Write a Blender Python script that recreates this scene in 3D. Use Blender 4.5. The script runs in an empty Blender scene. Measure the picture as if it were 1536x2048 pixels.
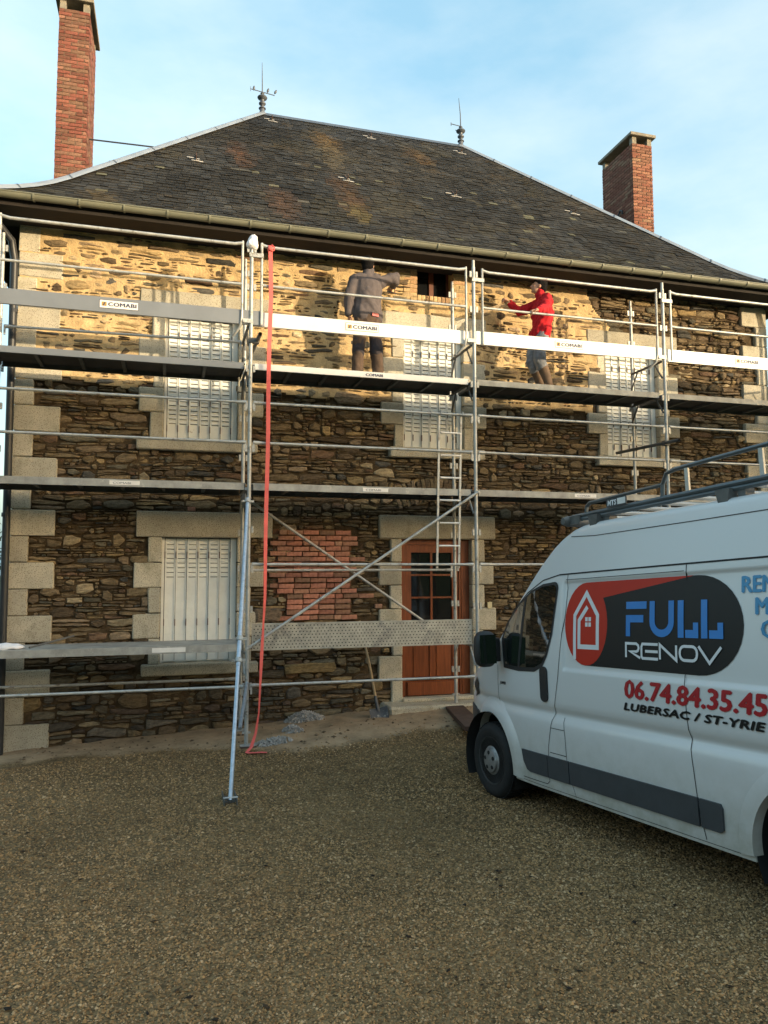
import bpy, bmesh, math, random
import numpy as np
from mathutils import Matrix, Vector, noise as mnoise
R = math.radians
random.seed(7); rng = np.random.default_rng(7)
scene = bpy.context.scene
COL = scene.collection

# ------------------------------------------------------------------ camera
CAM = Vector((-0.949, -9.338, 0.912))
PITCH, YAW, ROLL, FPX = 0.0782, 0.2786, -0.0023, 1513.5
_f = Vector((math.sin(YAW)*math.cos(PITCH), math.cos(YAW)*math.cos(PITCH), math.sin(PITCH)))
_r = Vector((math.cos(YAW), -math.sin(YAW), 0)); _u = _r.cross(_f)
_r, _u = math.cos(ROLL)*_r + math.sin(ROLL)*_u, -math.sin(ROLL)*_r + math.cos(ROLL)*_u
cd = bpy.data.cameras.new('camera'); cam = bpy.data.objects.new('camera', cd); COL.objects.link(cam)
cam.matrix_world = Matrix(((_r.x, _u.x, -_f.x, CAM.x), (_r.y, _u.y, -_f.y, CAM.y), (_r.z, _u.z, -_f.z, CAM.z), (0, 0, 0, 1)))
cd.sensor_fit = 'VERTICAL'; cd.sensor_height = 32.0; cd.lens = 32.0*FPX/2048.0
cd.clip_start = 0.05; cd.clip_end = 2000
scene.camera = cam

# ------------------------------------------------------------------ light
SUN_EL, SUN_AZ = R(5.8), R(45)          # the sun stands behind the photographer's right shoulder
to_sun = Vector((math.sin(SUN_AZ)*math.cos(SUN_EL), -math.cos(SUN_AZ)*math.cos(SUN_EL), math.sin(SUN_EL)))
world = bpy.data.worlds.new('World'); scene.world = world; world.use_nodes = True
wn, wl = world.node_tree.nodes, world.node_tree.links
wn.clear()
w_out = wn.new('ShaderNodeOutputWorld'); w_bg = wn.new('ShaderNodeBackground'); w_sky = wn.new('ShaderNodeTexSky')
w_sky.sky_type = 'NISHITA'; w_sky.sun_disc = False; w_sky.sun_elevation = SUN_EL; w_sky.sun_rotation = R(135)
w_sky.air_density = 1.0; w_sky.dust_density = 6.0; w_sky.ozone_density = 1.0; w_sky.altitude = 200
w_bg.inputs['Strength'].default_value = 0.15
w_tc = wn.new('ShaderNodeTexCoord'); w_mp = wn.new('ShaderNodeMapping'); w_mp.inputs['Scale'].default_value = (1.0, 1.0, 2.6)
w_mp.inputs['Rotation'].default_value = (0.25, 0.35, 0.9)
w_no = wn.new('ShaderNodeTexNoise'); w_no.inputs['Scale'].default_value = 2.1; w_no.inputs['Detail'].default_value = 7; w_no.inputs['Roughness'].default_value = 0.55
w_cr = wn.new('ShaderNodeValToRGB'); w_cr.color_ramp.elements[0].position = 0.42; w_cr.color_ramp.elements[1].position = 0.66
w_cr.color_ramp.elements[0].color = (0, 0, 0, 1); w_cr.color_ramp.elements[1].color = (0.75, 0.75, 0.75, 1)
CLOUD, WISP = (0.43, 0.93, 1.18, 1), (1.40, 1.58, 1.48, 1)
w_v = wn.new('ShaderNodeMix'); w_v.data_type = 'RGBA'; w_v.inputs['A'].default_value = CLOUD; w_v.inputs['B'].default_value = WISP
w_mx = wn.new('ShaderNodeMix'); w_mx.data_type = 'RGBA'; w_mx.blend_type = 'ADD'; w_mx.inputs['Factor'].default_value = 1.0
wl.new(w_tc.outputs['Generated'], w_mp.inputs['Vector']); wl.new(w_mp.outputs['Vector'], w_no.inputs['Vector'])
wl.new(w_no.outputs['Fac'], w_cr.inputs['Fac']); wl.new(w_cr.outputs['Color'], w_v.inputs['Factor'])
wl.new(w_sky.outputs['Color'], w_mx.inputs['A']); wl.new(w_v.outputs['Result'], w_mx.inputs['B']); wl.new(w_mx.outputs['Result'], w_bg.inputs['Color'])
wl.new(w_bg.outputs['Background'], w_out.inputs['Surface'])
sl = bpy.data.lights.new('sun', 'SUN'); sun = bpy.data.objects.new('sun', sl); COL.objects.link(sun)
sl.energy = 2.2; sl.angle = R(0.6); sl.color = (1.0, 0.80, 0.52)
sun.rotation_euler = to_sun.to_track_quat('Z', 'Y').to_euler(); sun.location = (30, -30, 20)
vs = scene.view_settings
vs.view_transform = 'Standard'; vs.look = 'None'; vs.exposure = 1.5; vs.gamma = 1.0; vs.use_curve_mapping = False
scene.cycles.max_bounces = 6; scene.cycles.diffuse_bounces = 3; scene.cycles.glossy_bounces = 3
scene.cycles.transmission_bounces = 4; scene.cycles.use_denoising = True

# ------------------------------------------------------------------ helpers
def wmat(o):
    if o.parent is None: return o.matrix_basis.copy()
    return wmat(o.parent) @ o.matrix_parent_inverse @ o.matrix_basis
def attach(o, parent):
    if parent is not None:
        o.parent = parent; o.matrix_parent_inverse = wmat(parent).inverted()
    return o
def tag(o, label=None, cat=None, group=None, kind=None):
    if label: o['label'] = label
    if cat: o['category'] = cat
    if group: o['group'] = group
    if kind: o['kind'] = kind
    return o
def empty(name, loc, label=None, cat=None, group=None, mat=None, parent=None):
    o = bpy.data.objects.new(name, None); COL.objects.link(o); o.empty_display_size = 0.2
    if mat is not None: o.matrix_basis = mat
    else: o.location = loc
    attach(o, parent)
    return tag(o, label, cat, group)
def link(name, me, parent=None, kind=None):
    o = bpy.data.objects.new(name, me); COL.objects.link(o); attach(o, parent)
    if kind: o['kind'] = kind
    return o
class MB:
    def __init__(s): s.v = []; s.f = []; s.c = []
    def add(s, vs, fs, col=None):
        b = len(s.v); s.v += [tuple(p) for p in vs]; s.f += [tuple(i+b for i in f) for f in fs]
        if col is not None: s.c += [col]*len(vs)
        return s
    def box(s, x0, x1, y0, y1, z0, z1, col=None):
        return s.add([(x0,y0,z0),(x1,y0,z0),(x1,y1,z0),(x0,y1,z0),(x0,y0,z1),(x1,y0,z1),(x1,y1,z1),(x0,y1,z1)],
              [(0,3,2,1),(4,5,6,7),(0,1,5,4),(1,2,6,5),(2,3,7,6),(3,0,4,7)], col)
    def obox(s, c, ax, ay, az, hx, hy, hz, col=None):
        c = Vector(c); ax = Vector(ax).normalized(); ay = Vector(ay).normalized(); az = Vector(az).normalized(); P = []
        for z in (-1, 1):
            for x, y in ((-1,-1),(1,-1),(1,1),(-1,1)): P.append(c+ax*hx*x+ay*hy*y+az*hz*z)
        return s.add(P, [(0,3,2,1),(4,5,6,7),(0,1,5,4),(1,2,6,5),(2,3,7,6),(3,0,4,7)], col)
    def tube(s, pts, r, seg=10, caps=True, col=None):
        pts = [Vector(p) for p in pts]; n = len(pts)
        rr = list(r) if hasattr(r, '__len__') else [r]*n
        t0 = (pts[1]-pts[0]).normalized(); a = Vector((0,0,1)) if abs(t0.z) < 0.9 else Vector((1,0,0))
        u = t0.cross(a).normalized(); V = []
        for i, p in enumerate(pts):
            if i == 0: t = pts[1]-pts[0]
            elif i == n-1: t = pts[-1]-pts[-2]
            else: t = (pts[i+1]-p).normalized()+(p-pts[i-1]).normalized()
            t.normalize(); u = (u - t*u.dot(t)).normalized(); w = t.cross(u)
            for k in range(seg):
                an = 2*math.pi*k/seg; V.append(p+(u*math.cos(an)+w*math.sin(an))*rr[i])
        F = [(i*seg+k, i*seg+(k+1)%seg, (i+1)*seg+(k+1)%seg, (i+1)*seg+k) for i in range(n-1) for k in range(seg)]
        if caps: F += [tuple(range(seg-1,-1,-1)), tuple((n-1)*seg+k for k in range(seg))]
        return s.add(V, F, col)
    def lathe(s, c, ax, prof, seg=16, col=None):   # prof: (radius, distance along axis)
        c = Vector(c); ax = Vector(ax).normalized(); a = Vector((0,0,1)) if abs(ax.z) < 0.9 else Vector((1,0,0))
        u = ax.cross(a).normalized(); w = ax.cross(u); V = []
        for r, h in prof:
            for k in range(seg):
                an = 2*math.pi*k/seg; V.append(c+ax*h+(u*math.cos(an)+w*math.sin(an))*max(r,1e-4))
        n = len(prof)
        F = [(i*seg+k, i*seg+(k+1)%seg, (i+1)*seg+(k+1)%seg, (i+1)*seg+k) for i in range(n-1) for k in range(seg)]
        F += [tuple(range(seg-1,-1,-1)), tuple((n-1)*seg+k for k in range(seg))]
        return s.add(V, F, col)
    def prism(s, poly, y0, y1, col=None):          # poly in (x, z), counter-clockwise seen from -y
        n = len(poly); V = [(x,y0,z) for x,z in poly]+[(x,y1,z) for x,z in poly]
        F = [tuple(range(n)), tuple(range(2*n-1,n-1,-1))]+[(k,n+k,n+(k+1)%n,(k+1)%n) for k in range(n)]
        return s.add(V, F, col)
    def mesh(s, name, m=None, smooth=None):
        me = bpy.data.meshes.new(name); me.from_pydata(s.v, [], s.f)
        if s.c:
            a = me.attributes.new('col', 'FLOAT_COLOR', 'POINT')
            a.data.foreach_set('color', np.array([(c[0],c[1],c[2],1.0) for c in s.c], dtype=np.float32).ravel())
        if m is not None: me.materials.append(m)
        if smooth:
            me.polygons.foreach_set('use_smooth', [True]*len(me.polygons)); me.set_sharp_from_angle(angle=R(smooth))
        me.update(); return me
    def build(s, name, m, parent=None, smooth=None, kind=None):
        return link(name, s.mesh(name, m, smooth), parent, kind)
def bevelled(me, w, seg=1, smooth=None):
    bm = bmesh.new(); bm.from_mesh(me)
    bmesh.ops.bevel(bm, geom=bm.edges[:], offset=w, segments=seg, affect='EDGES', profile=0.5)
    bm.to_mesh(me); bm.free()
    if smooth:
        me.polygons.foreach_set('use_smooth', [True]*len(me.polygons)); me.set_sharp_from_angle(angle=R(smooth))
    return me
def evaluated(o, name):
    dg = bpy.context.evaluated_depsgraph_get(); dg.update()
    me = bpy.data.meshes.new_from_object(o.evaluated_get(dg)); me.name = name
    return me
def proj(p):
    d = Vector(p)-CAM; z = d.dot(_f)
    return 768+FPX*d.dot(_r)/z, 1024-FPX*d.dot(_u)/z
def fbm(x, y, z=0.0, o=3): return mnoise.fractal(Vector((x, y, z)), 1.0, 2.0, o)

# ------------------------------------------------------------------ materials
def nodes(name):
    m = bpy.data.materials.new(name); m.use_nodes = True; nt = m.node_tree
    return m, nt, nt.nodes['Principled BSDF']
def mat(name, col, rough=0.6, metal=0.0, var=0.15, scale=8.0, bump=0.0, bscale=40.0, attr=None, spec=None, dark=None, stretch=None, coat=0.0, rvar=0.0, spots=None, orand=0.0):
    """procedural surface: a base colour (or the 'col' attribute), noise mottling, optional second tone, fine relief"""
    m, nt, b = nodes(name); N, L = nt.nodes, nt.links
    tc = N.new('ShaderNodeTexCoord'); vec = tc.outputs['Object']
    if stretch:
        mp = N.new('ShaderNodeMapping'); mp.inputs['Scale'].default_value = stretch; L.new(vec, mp.inputs['Vector']); vec = mp.outputs['Vector']
    no = N.new('ShaderNodeTexNoise'); no.inputs['Scale'].default_value = scale; no.inputs['Detail'].default_value = 6; no.inputs['Roughness'].default_value = 0.62
    L.new(vec, no.inputs['Vector'])
    if attr:
        at = N.new('ShaderNodeAttribute'); at.attribute_name = 'col'; base = at.outputs['Color']
    else:
        rg = N.new('ShaderNodeRGB'); rg.outputs[0].default_value = (*col, 1); base = rg.outputs[0]
    mr = N.new('ShaderNodeMapRange'); mr.inputs['From Min'].default_value = 0.3; mr.inputs['From Max'].default_value = 0.7
    mr.inputs['To Min'].default_value = 1-var; mr.inputs['To Max'].default_value = 1+var; L.new(no.outputs['Fac'], mr.inputs['Value'])
    mu = N.new('ShaderNodeMix'); mu.data_type = 'RGBA'; mu.blend_type = 'MULTIPLY'; mu.inputs['Factor'].default_value = 1
    L.new(base, mu.inputs['A']); L.new(mr.outputs['Result'], mu.inputs['B']); out = mu.outputs['Result']
    if dark:      # (colour, threshold, softness, scale)
        n2 = N.new('ShaderNodeTexNoise'); n2.inputs['Scale'].default_value = dark[3]; n2.inputs['Detail'].default_value = 8; n2.inputs['Roughness'].default_value = 0.7
        L.new(vec, n2.inputs['Vector'])
        m2 = N.new('ShaderNodeMapRange'); m2.inputs['From Min'].default_value = dark[1]; m2.inputs['From Max'].default_value = dark[1]+dark[2]; L.new(n2.outputs['Fac'], m2.inputs['Value'])
        mx = N.new('ShaderNodeMix'); mx.data_type = 'RGBA'; mx.inputs['B'].default_value = (*dark[0], 1); L.new(m2.outputs['Result'], mx.inputs['Factor']); L.new(out, mx.inputs['A']); out = mx.outputs['Result']
    if spots:     # (colour, scale, radius) grains
        vo = N.new('ShaderNodeTexVoronoi'); vo.inputs['Scale'].default_value = spots[1]; L.new(vec, vo.inputs['Vector'])
        m3 = N.new('ShaderNodeMapRange'); m3.inputs['From Min'].default_value = spots[2]; m3.inputs['From Max'].default_value = spots[2]*0.5; L.new(vo.outputs['Distance'], m3.inputs['Value'])
        mx = N.new('ShaderNodeMix'); mx.data_type = 'RGBA'; mx.inputs['B'].default_value = (*spots[0], 1); L.new(m3.outputs['Result'], mx.inputs['Factor']); L.new(out, mx.inputs['A']); out = mx.outputs['Result']
    if orand:     # each piece a little lighter or darker than the next
        oi = N.new('ShaderNodeObjectInfo'); m5 = N.new('ShaderNodeMapRange'); m5.inputs['To Min'].default_value = 1-orand; m5.inputs['To Max'].default_value = 1+orand*0.7; L.new(oi.outputs['Random'], m5.inputs['Value'])
        mx = N.new('ShaderNodeMix'); mx.data_type = 'RGBA'; mx.blend_type = 'MULTIPLY'; mx.inputs['Factor'].default_value = 1; L.new(out, mx.inputs['A']); L.new(m5.outputs['Result'], mx.inputs['B']); out = mx.outputs['Result']
    L.new(out, b.inputs['Base Color'])
    b.inputs['Roughness'].default_value = rough; b.inputs['Metallic'].default_value = metal
    if rvar:
        m4 = N.new('ShaderNodeMapRange'); m4.inputs['To Min'].default_value = rough-rvar; m4.inputs['To Max'].default_value = rough+rvar; L.new(no.outputs['Fac'], m4.inputs['Value']); L.new(m4.outputs['Result'], b.inputs['Roughness'])
    if spec is not None: b.inputs['Specular IOR Level'].default_value = spec
    if coat: b.inputs['Coat Weight'].default_value = coat; b.inputs['Coat Roughness'].default_value = 0.05
    if bump:
        n3 = N.new('ShaderNodeTexNoise'); n3.inputs['Scale'].default_value = bscale; n3.inputs['Detail'].default_value = 8; n3.inputs['Roughness'].default_value = 0.65; L.new(vec, n3.inputs['Vector'])
        bp = N.new('ShaderNodeBump'); bp.inputs['Strength'].default_value = bump; bp.inputs['Distance'].default_value = 0.02; L.new(n3.outputs['Fac'], bp.inputs['Height']); L.new(bp.outputs['Normal'], b.inputs['Normal'])
    return m
M = {}
M['stone'] = mat('rubble_stone', (0,0,0), 0.93, var=0.45, scale=14, bump=0.9, bscale=26, attr=True, stretch=(1,1,2.6), spec=0.2)
M['mortar'] = mat('earth_mortar', (0.078,0.055,0.032), 0.97, var=0.5, scale=9, bump=1.0, bscale=35, dark=((0.25,0.185,0.105),0.60,0.10,3.5), spec=0.1)
M['pointing'] = mat('lime_pointing', (0.56,0.405,0.215), 0.95, var=0.25, scale=7, bump=1.0, bscale=38, dark=((0.43,0.30,0.155),0.53,0.16,4.0), spec=0.15)
M['granite'] = mat('granite', (0.50,0.455,0.355), 0.88, var=0.16, scale=4, bump=0.5, bscale=90, dark=((0.33,0.30,0.215),0.54,0.18,3.0), spots=((0.20,0.17,0.13),60,0.36), spec=0.25, orand=0.2)
M['brick'] = mat('brick', (0,0,0), 0.92, var=0.3, scale=16, bump=0.6, bscale=70, attr=True, spec=0.2)
M['brickmortar'] = mat('brick_mortar', (0.16,0.075,0.04), 0.95, var=0.3, scale=20, bump=0.5)
M['chimneymortar'] = mat('chimney_mortar', (0.20,0.14,0.10), 0.95, var=0.35, scale=12, bump=0.5)
M['concrete'] = mat('concrete', (0.25,0.225,0.18), 0.9, var=0.25, scale=8, bump=0.4)
M['slate'] = mat('slate', (0,0,0), 0.85, var=0.6, scale=5, bump=0.6, bscale=40, attr=True, spec=0.25, dark=((0.060,0.043,0.022),0.56,0.16,1.3))
M['slatesheet'] = mat('slate_underlay', (0.018,0.017,0.015), 0.8, var=0.3, scale=8, bump=0.4)
M['zinc'] = mat('zinc', (0.34,0.37,0.41), 0.5, metal=0.25, var=0.15, scale=4, rvar=0.1)
M['lead'] = mat('dark_lead', (0.11,0.125,0.15), 0.5, metal=0.3, var=0.2, scale=6)
M['gutter'] = mat('gutter_paint', (0.165,0.168,0.125), 0.5, var=0.15, scale=3, dark=((0.12,0.12,0.085),0.62,0.2,2.0))
M['soffit'] = mat('soffit_wood', (0.016,0.012,0.010), 0.85, var=0.3, scale=6, stretch=(1,8,1))  # near-black tone puts the shade under the eaves into the wood colour
M['pipe'] = mat('downpipe_dark', (0.022,0.025,0.03), 0.45, var=0.2, scale=5)
M['shutter'] = mat('shutter_paint', (0.78,0.785,0.74), 0.55, var=0.07, scale=5, bump=0.1, bscale=30, dark=((0.36,0.29,0.21),0.66,0.06,9.0), spec=0.35)
M['hinge'] = mat('rusty_hinge', (0.10,0.06,0.045), 0.8, var=0.4, scale=40)
M['door'] = mat('door_wood', (0.20,0.052,0.015), 0.45, var=0.35, scale=5, stretch=(9,9,0.7), bump=0.12, bscale=18, spec=0.4)
M['redwood'] = mat('window_wood', (0.13,0.04,0.018), 0.5, var=0.25, scale=7, stretch=(6,6,1))
M['glass'] = mat('window_glass', (0.010,0.011,0.012), 0.06, var=0.05, spec=0.5)
M['steel'] = mat('galvanised_steel', (0.42,0.43,0.42), 0.48, metal=0.35, var=0.22, scale=9, rvar=0.12, dark=((0.22,0.205,0.18),0.55,0.10,11.0))
M['steelnew'] = mat('new_galvanised_tube', (0.40,0.47,0.55), 0.36, metal=0.6, var=0.2, scale=25, rvar=0.08)
M['steeldark'] = mat('weathered_steel', (0.12,0.12,0.115), 0.6, metal=0.3, var=0.3, scale=9)
M['alu'] = mat('aluminium_board', (0.72,0.71,0.69), 0.42, metal=0.15, var=0.08, scale=3, dark=((0.52,0.50,0.47),0.66,0.1,6.0))
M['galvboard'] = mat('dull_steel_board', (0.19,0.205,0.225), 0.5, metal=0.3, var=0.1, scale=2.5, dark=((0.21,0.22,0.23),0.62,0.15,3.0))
M['deck'] = mat('deck_steel', (0.33,0.33,0.31), 0.6, metal=0.2, var=0.3, scale=6, dark=((0.55,0.52,0.46),0.6,0.1,10.0))
M['deckply'] = mat('deck_underside', (0.05,0.047,0.043), 0.8, var=0.3, scale=6)
M['perf'] = mat('splashed_deck', (0.40,0.38,0.32), 0.75, var=0.25, scale=8, dark=((0.20,0.20,0.185),0.52,0.14,5.0), bump=0.3)
M['sticker'] = mat('sticker_white', (0.75,0.73,0.70), 0.5, var=0.08)
M['stickerink'] = mat('sticker_ink', (0.03,0.04,0.09), 0.6, var=0.1)
M['stickergold'] = mat('sticker_gold', (0.35,0.22,0.05), 0.6, var=0.1)
M['strap'] = mat('red_webbing', (0.66,0.115,0.105), 0.7, var=0.12, scale=12, bump=0.2, bscale=200)
M['cloth'] = mat('white_cloth', (0.78,0.76,0.78), 0.8, var=0.08, scale=10, bump=0.3, bscale=30)
M['wood'] = mat('bare_wood', (0.38,0.27,0.15), 0.75, var=0.3, scale=8, stretch=(5,5,1), bump=0.2)
M['darkwood'] = mat('wet_wood', (0.07,0.04,0.028), 0.8, var=0.3, scale=8)
M['shovel'] = mat('shovel_steel', (0.075,0.078,0.085), 0.5, metal=0.4, var=0.3, scale=12, dark=((0.36,0.33,0.28),0.58,0.08,14.0))
M['black'] = mat('black_plastic', (0.018,0.019,0.021), 0.5, var=0.2, scale=10, bump=0.06, bscale=200)
M['trim'] = mat('grey_plastic_trim', (0.045,0.05,0.056), 0.55, var=0.15, scale=6)
M['tyre'] = mat('tyre_rubber', (0.014,0.014,0.014), 0.8, var=0.3, scale=20)
M['rim'] = mat('wheel_silver', (0.30,0.30,0.30), 0.45, metal=0.6, var=0.25, scale=14, dark=((0.06,0.05,0.045),0.58,0.15,12.0))
M['rimdark'] = mat('steel_wheel', (0.05,0.05,0.05), 0.6, metal=0.4, var=0.3, scale=14)
M['well'] = mat('wheel_well', (0.012,0.012,0.012), 0.9, var=0.2)
M['gap'] = mat('panel_gap', (0.012,0.012,0.013), 0.7, var=0.1)
M['rack'] = mat('rack_tube', (0.12,0.14,0.15), 0.45, metal=0.3, var=0.15, scale=9)
M['rackalu'] = mat('rack_crossbar', (0.42,0.41,0.38), 0.45, metal=0.4, var=0.15, scale=9)
M['red'] = mat('vinyl_red', (0.50,0.026,0.010), 0.42, var=0.04, spec=0.3)
M['ink'] = mat('vinyl_black', (0.010,0.010,0.011), 0.42, var=0.05, spec=0.3)
M['blue'] = mat('vinyl_blue', (0.012,0.19,0.56), 0.35, var=0.04)
M['cyan'] = mat('vinyl_light_blue', (0.035,0.24,0.46), 0.35, var=0.04)
M['white'] = mat('vinyl_white', (0.72,0.72,0.74), 0.35, var=0.03)
M['phone'] = mat('vinyl_crimson', (0.40,0.012,0.02), 0.35, var=0.04)
M['skin'] = mat('skin', (0.46,0.24,0.15), 0.55, var=0.12, scale=30)
M['hair'] = mat('black_hair', (0.010,0.009,0.009), 0.9, var=0.3, scale=60, bump=0.3, bscale=120, spec=0.1)
M['jacket'] = mat('grey_jacket', (0.100,0.083,0.085), 0.9, var=0.14, scale=18, bump=0.25, bscale=60)
M['trouser'] = mat('brown_trousers', (0.085,0.055,0.038), 0.92, var=0.2, scale=12, bump=0.3, bscale=50)
M['kneepad'] = mat('dark_trouser_panel', (0.042,0.034,0.038), 0.9, var=0.2, scale=12, bump=0.3, bscale=50)
M['fleece'] = mat('red_fleece', (0.52,0.010,0.018), 0.95, var=0.15, scale=30, bump=0.3, bscale=90)
M['jeans'] = mat('grey_jeans', (0.21,0.22,0.24), 0.9, var=0.25, scale=20, bump=0.3, bscale=80)
M['boot'] = mat('brown_boot', (0.135,0.085,0.052), 0.75, var=0.2, scale=14, bump=0.15, bscale=50)
M['ash'] = mat('ash', (0.34,0.325,0.305), 0.95, var=0.3, scale=25, bump=0.6, bscale=60)
M['pebble'] = mat('gravel_pebble', (0,0,0), 0.9, var=0.2, scale=60, attr=True, spec=0.25)
M['leaf'] = mat('leaf', (0,0,0), 0.7, var=0.25, scale=12, attr=True, spec=0.3)
M['bark'] = mat('bark', (0.07,0.05,0.035), 0.95, var=0.4, scale=20, bump=0.8, bscale=40)
M['slip'] = mat('pale_lead', (0.42,0.40,0.37), 0.7, var=0.3, scale=14)
M['pvc'] = mat('cream_plastic', (0.60,0.52,0.32), 0.5, var=0.06)

# ------------------------------------------------------------------ ground (court, sand bank by the wall, rise behind the photographer)
def sstep(a, b, x):
    t = min(1.0, max(0.0, (x-a)/(b-a))); return t*t*(3-2*t)
def ground_base(x, y):
    xc = max(-6.0, min(6.0, x))
    court = -1.21 + 0.0560*(-2.7-max(y, -14.0)) + 0.012*(xc-2.0)
    if y > -2.7: court = -1.21 + 0.02*(-2.7-min(y, 3.0)) + 0.012*(xc-2.0)
    house = -1.15 + 0.057*max(-4.0, min(4.5, x))
    z = court + (house-court)*sstep(-2.2, 0.7, y)
    if y < -14.0:                                   # the field climbs to a crest that hides the low sun from the court
        crest = 8.52 + 0.045*(max(5, min(80, x))-34.7)
        z0 = -1.21 + 0.056*11.3 + 0.012*(xc-2.0)
        z = z0 + (crest-z0)*sstep(-14.0, -34.0, y) if y > -34 else crest
    if y < 9: z += 8.0*sstep(-9.0, -30.0, x)*sstep(9.0, -1.0, y)   # bank added out of view on the left, to shade the van's side
    return z
def sand_edge(x):
    return np.interp(x, [-4, -2.2, -1.1, -0.1, 0.6, 1.2, 2.5, 4, 6], [0.6, 0.44, 0.22, -0.13, -0.5, -0.38, -0.18, -0.1, 0.2])
def ground_z(x, y):
    z = ground_base(x, y)
    if -12 < y < 1.2 and -9 < x < 12:
        z += 0.012*fbm(x*0.9, y*0.9, 1.3) + 0.005*fbm(x*4, y*4, 5.1)
        s = sand_edge(x)-y
        if s < 0.25: z += (0.018*fbm(x*3.3, y*3.3, 9.0, 4)+0.012)*sstep(0.25, -0.2, s)
    return z
def axis(lo, hi, fine, far):
    a = list(np.arange(lo, hi+1e-6, fine)); st = fine; v = hi
    while v < far: st *= 1.35; v += st; a.append(min(v, far))
    st = fine; v = lo; pre = []
    while v > -far: st *= 1.35; v -= st; pre.append(max(v, -far))
    return pre[::-1]+a
gx = axis(-5.5, 7.0, 0.07, 420); gy = axis(-7.5, 1.3, 0.07, 420)
GV = [(x, y, ground_z(x, y)) for y in gy for x in gx]; nx = len(gx)
GF = [(j*nx+i, j*nx+i+1, (j+1)*nx+i+1, (j+1)*nx+i) for j in range(len(gy)-1) for i in range(nx-1)]
gm, nt, b = nodes('court_ground'); N, L = nt.nodes, nt.links
at = N.new('ShaderNodeAttribute'); at.attribute_name = 'col'
tc = N.new('ShaderNodeTexCoord')
n1 = N.new('ShaderNodeTexVoronoi'); n1.inputs['Scale'].default_value = 62; L.new(tc.outputs['Object'], n1.inputs['Vector'])
n2 = N.new('ShaderNodeTexNoise'); n2.inputs['Scale'].default_value = 5; n2.inputs['Detail'].default_value = 9; n2.inputs['Roughness'].default_value = 0.7; L.new(tc.outputs['Object'], n2.inputs['Vector'])
hs = N.new('ShaderNodeSeparateColor'); L.new(n1.outputs['Color'], hs.inputs['Color'])
m1 = N.new('ShaderNodeMapRange'); m1.inputs['To Min'].default_value = 0.45; m1.inputs['To Max'].default_value = 1.55; L.new(hs.outputs['Red'], m1.inputs['Value'])
at2 = N.new('ShaderNodeAttribute'); at2.attribute_name = 'sand'
mxv = N.new('ShaderNodeMix'); mxv.inputs['B'].default_value = 1.0; L.new(at2.outputs['Fac'], mxv.inputs['Factor']); L.new(m1.outputs['Result'], mxv.inputs['A'])
m2 = N.new('ShaderNodeMapRange'); m2.inputs['From Min'].default_value = 0.3; m2.inputs['From Max'].default_value = 0.7; m2.inputs['To Min'].default_value = 0.72; m2.inputs['To Max'].default_value = 1.28; L.new(n2.outputs['Fac'], m2.inputs['Value'])
mm = N.new('ShaderNodeMath'); mm.operation = 'MULTIPLY'; L.new(mxv.outputs['Result'], mm.inputs[0]); L.new(m2.outputs['Result'], mm.inputs[1])
mu = N.new('ShaderNodeMix'); mu.data_type = 'RGBA'; mu.blend_type = 'MULTIPLY'; mu.inputs['Factor'].default_value = 1; L.new(at.outputs['Color'], mu.inputs['A']); L.new(mm.outputs['Value'], mu.inputs['B'])
L.new(mu.outputs['Result'], b.inputs['Base Color']); b.inputs['Roughness'].default_value = 0.95; b.inputs['Specular IOR Level'].default_value = 0.15
bp = N.new('ShaderNodeBump'); bp.inputs['Strength'].default_value = 0.8; bp.inputs['Distance'].default_value = 0.015
n3 = N.new('ShaderNodeTexNoise'); n3.inputs['Scale'].default_value = 45; n3.inputs['Detail'].default_value = 6; L.new(tc.outputs['Object'], n3.inputs['Vector']); L.new(n3.outputs['Fac'], bp.inputs['Height']); L.new(bp.outputs['Normal'], b.inputs['Normal'])
gme = bpy.data.meshes.new('ground'); gme.from_pydata(GV, [], GF); gme.materials.append(gm)
gc = np.zeros((len(GV), 4), dtype=np.float32); gs = np.zeros(len(GV), dtype=np.float32)
def sandiness(x, y):
    return sstep(-0.12, 0.16, y-sand_edge(x)+0.16*fbm(x*2.2, y*2.2, 3.0, 4)) if -12 < y < 1.6 and -8 < x < 10 else 0.0
for i, (x, y, z) in enumerate(GV):
    s = sandiness(x, y); k = fbm(x*0.8, y*0.8, 7.0, 3)
    c = np.array((0.148, 0.098, 0.048))*(1+0.22*k)
    if y < -16 or abs(x) > 16 or y > 12: c = np.array((0.05, 0.085, 0.025))*(1+0.3*k)
    c = c*(1-s)+np.array((0.33, 0.235, 0.145))*(1+0.2*fbm(x*3, y*3, 2.0, 3))*s
    gc[i, :3] = np.maximum(c, 0.01); gc[i, 3] = 1; gs[i] = s
gme.attributes.new('col', 'FLOAT_COLOR', 'POINT').data.foreach_set('color', gc.ravel())
gme.attributes.new('sand', 'FLOAT', 'POINT').data.foreach_set('value', gs)
gme.polygons.foreach_set('use_smooth', [True]*len(gme.polygons))
ground = link('ground', gme, kind='structure')

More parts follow.
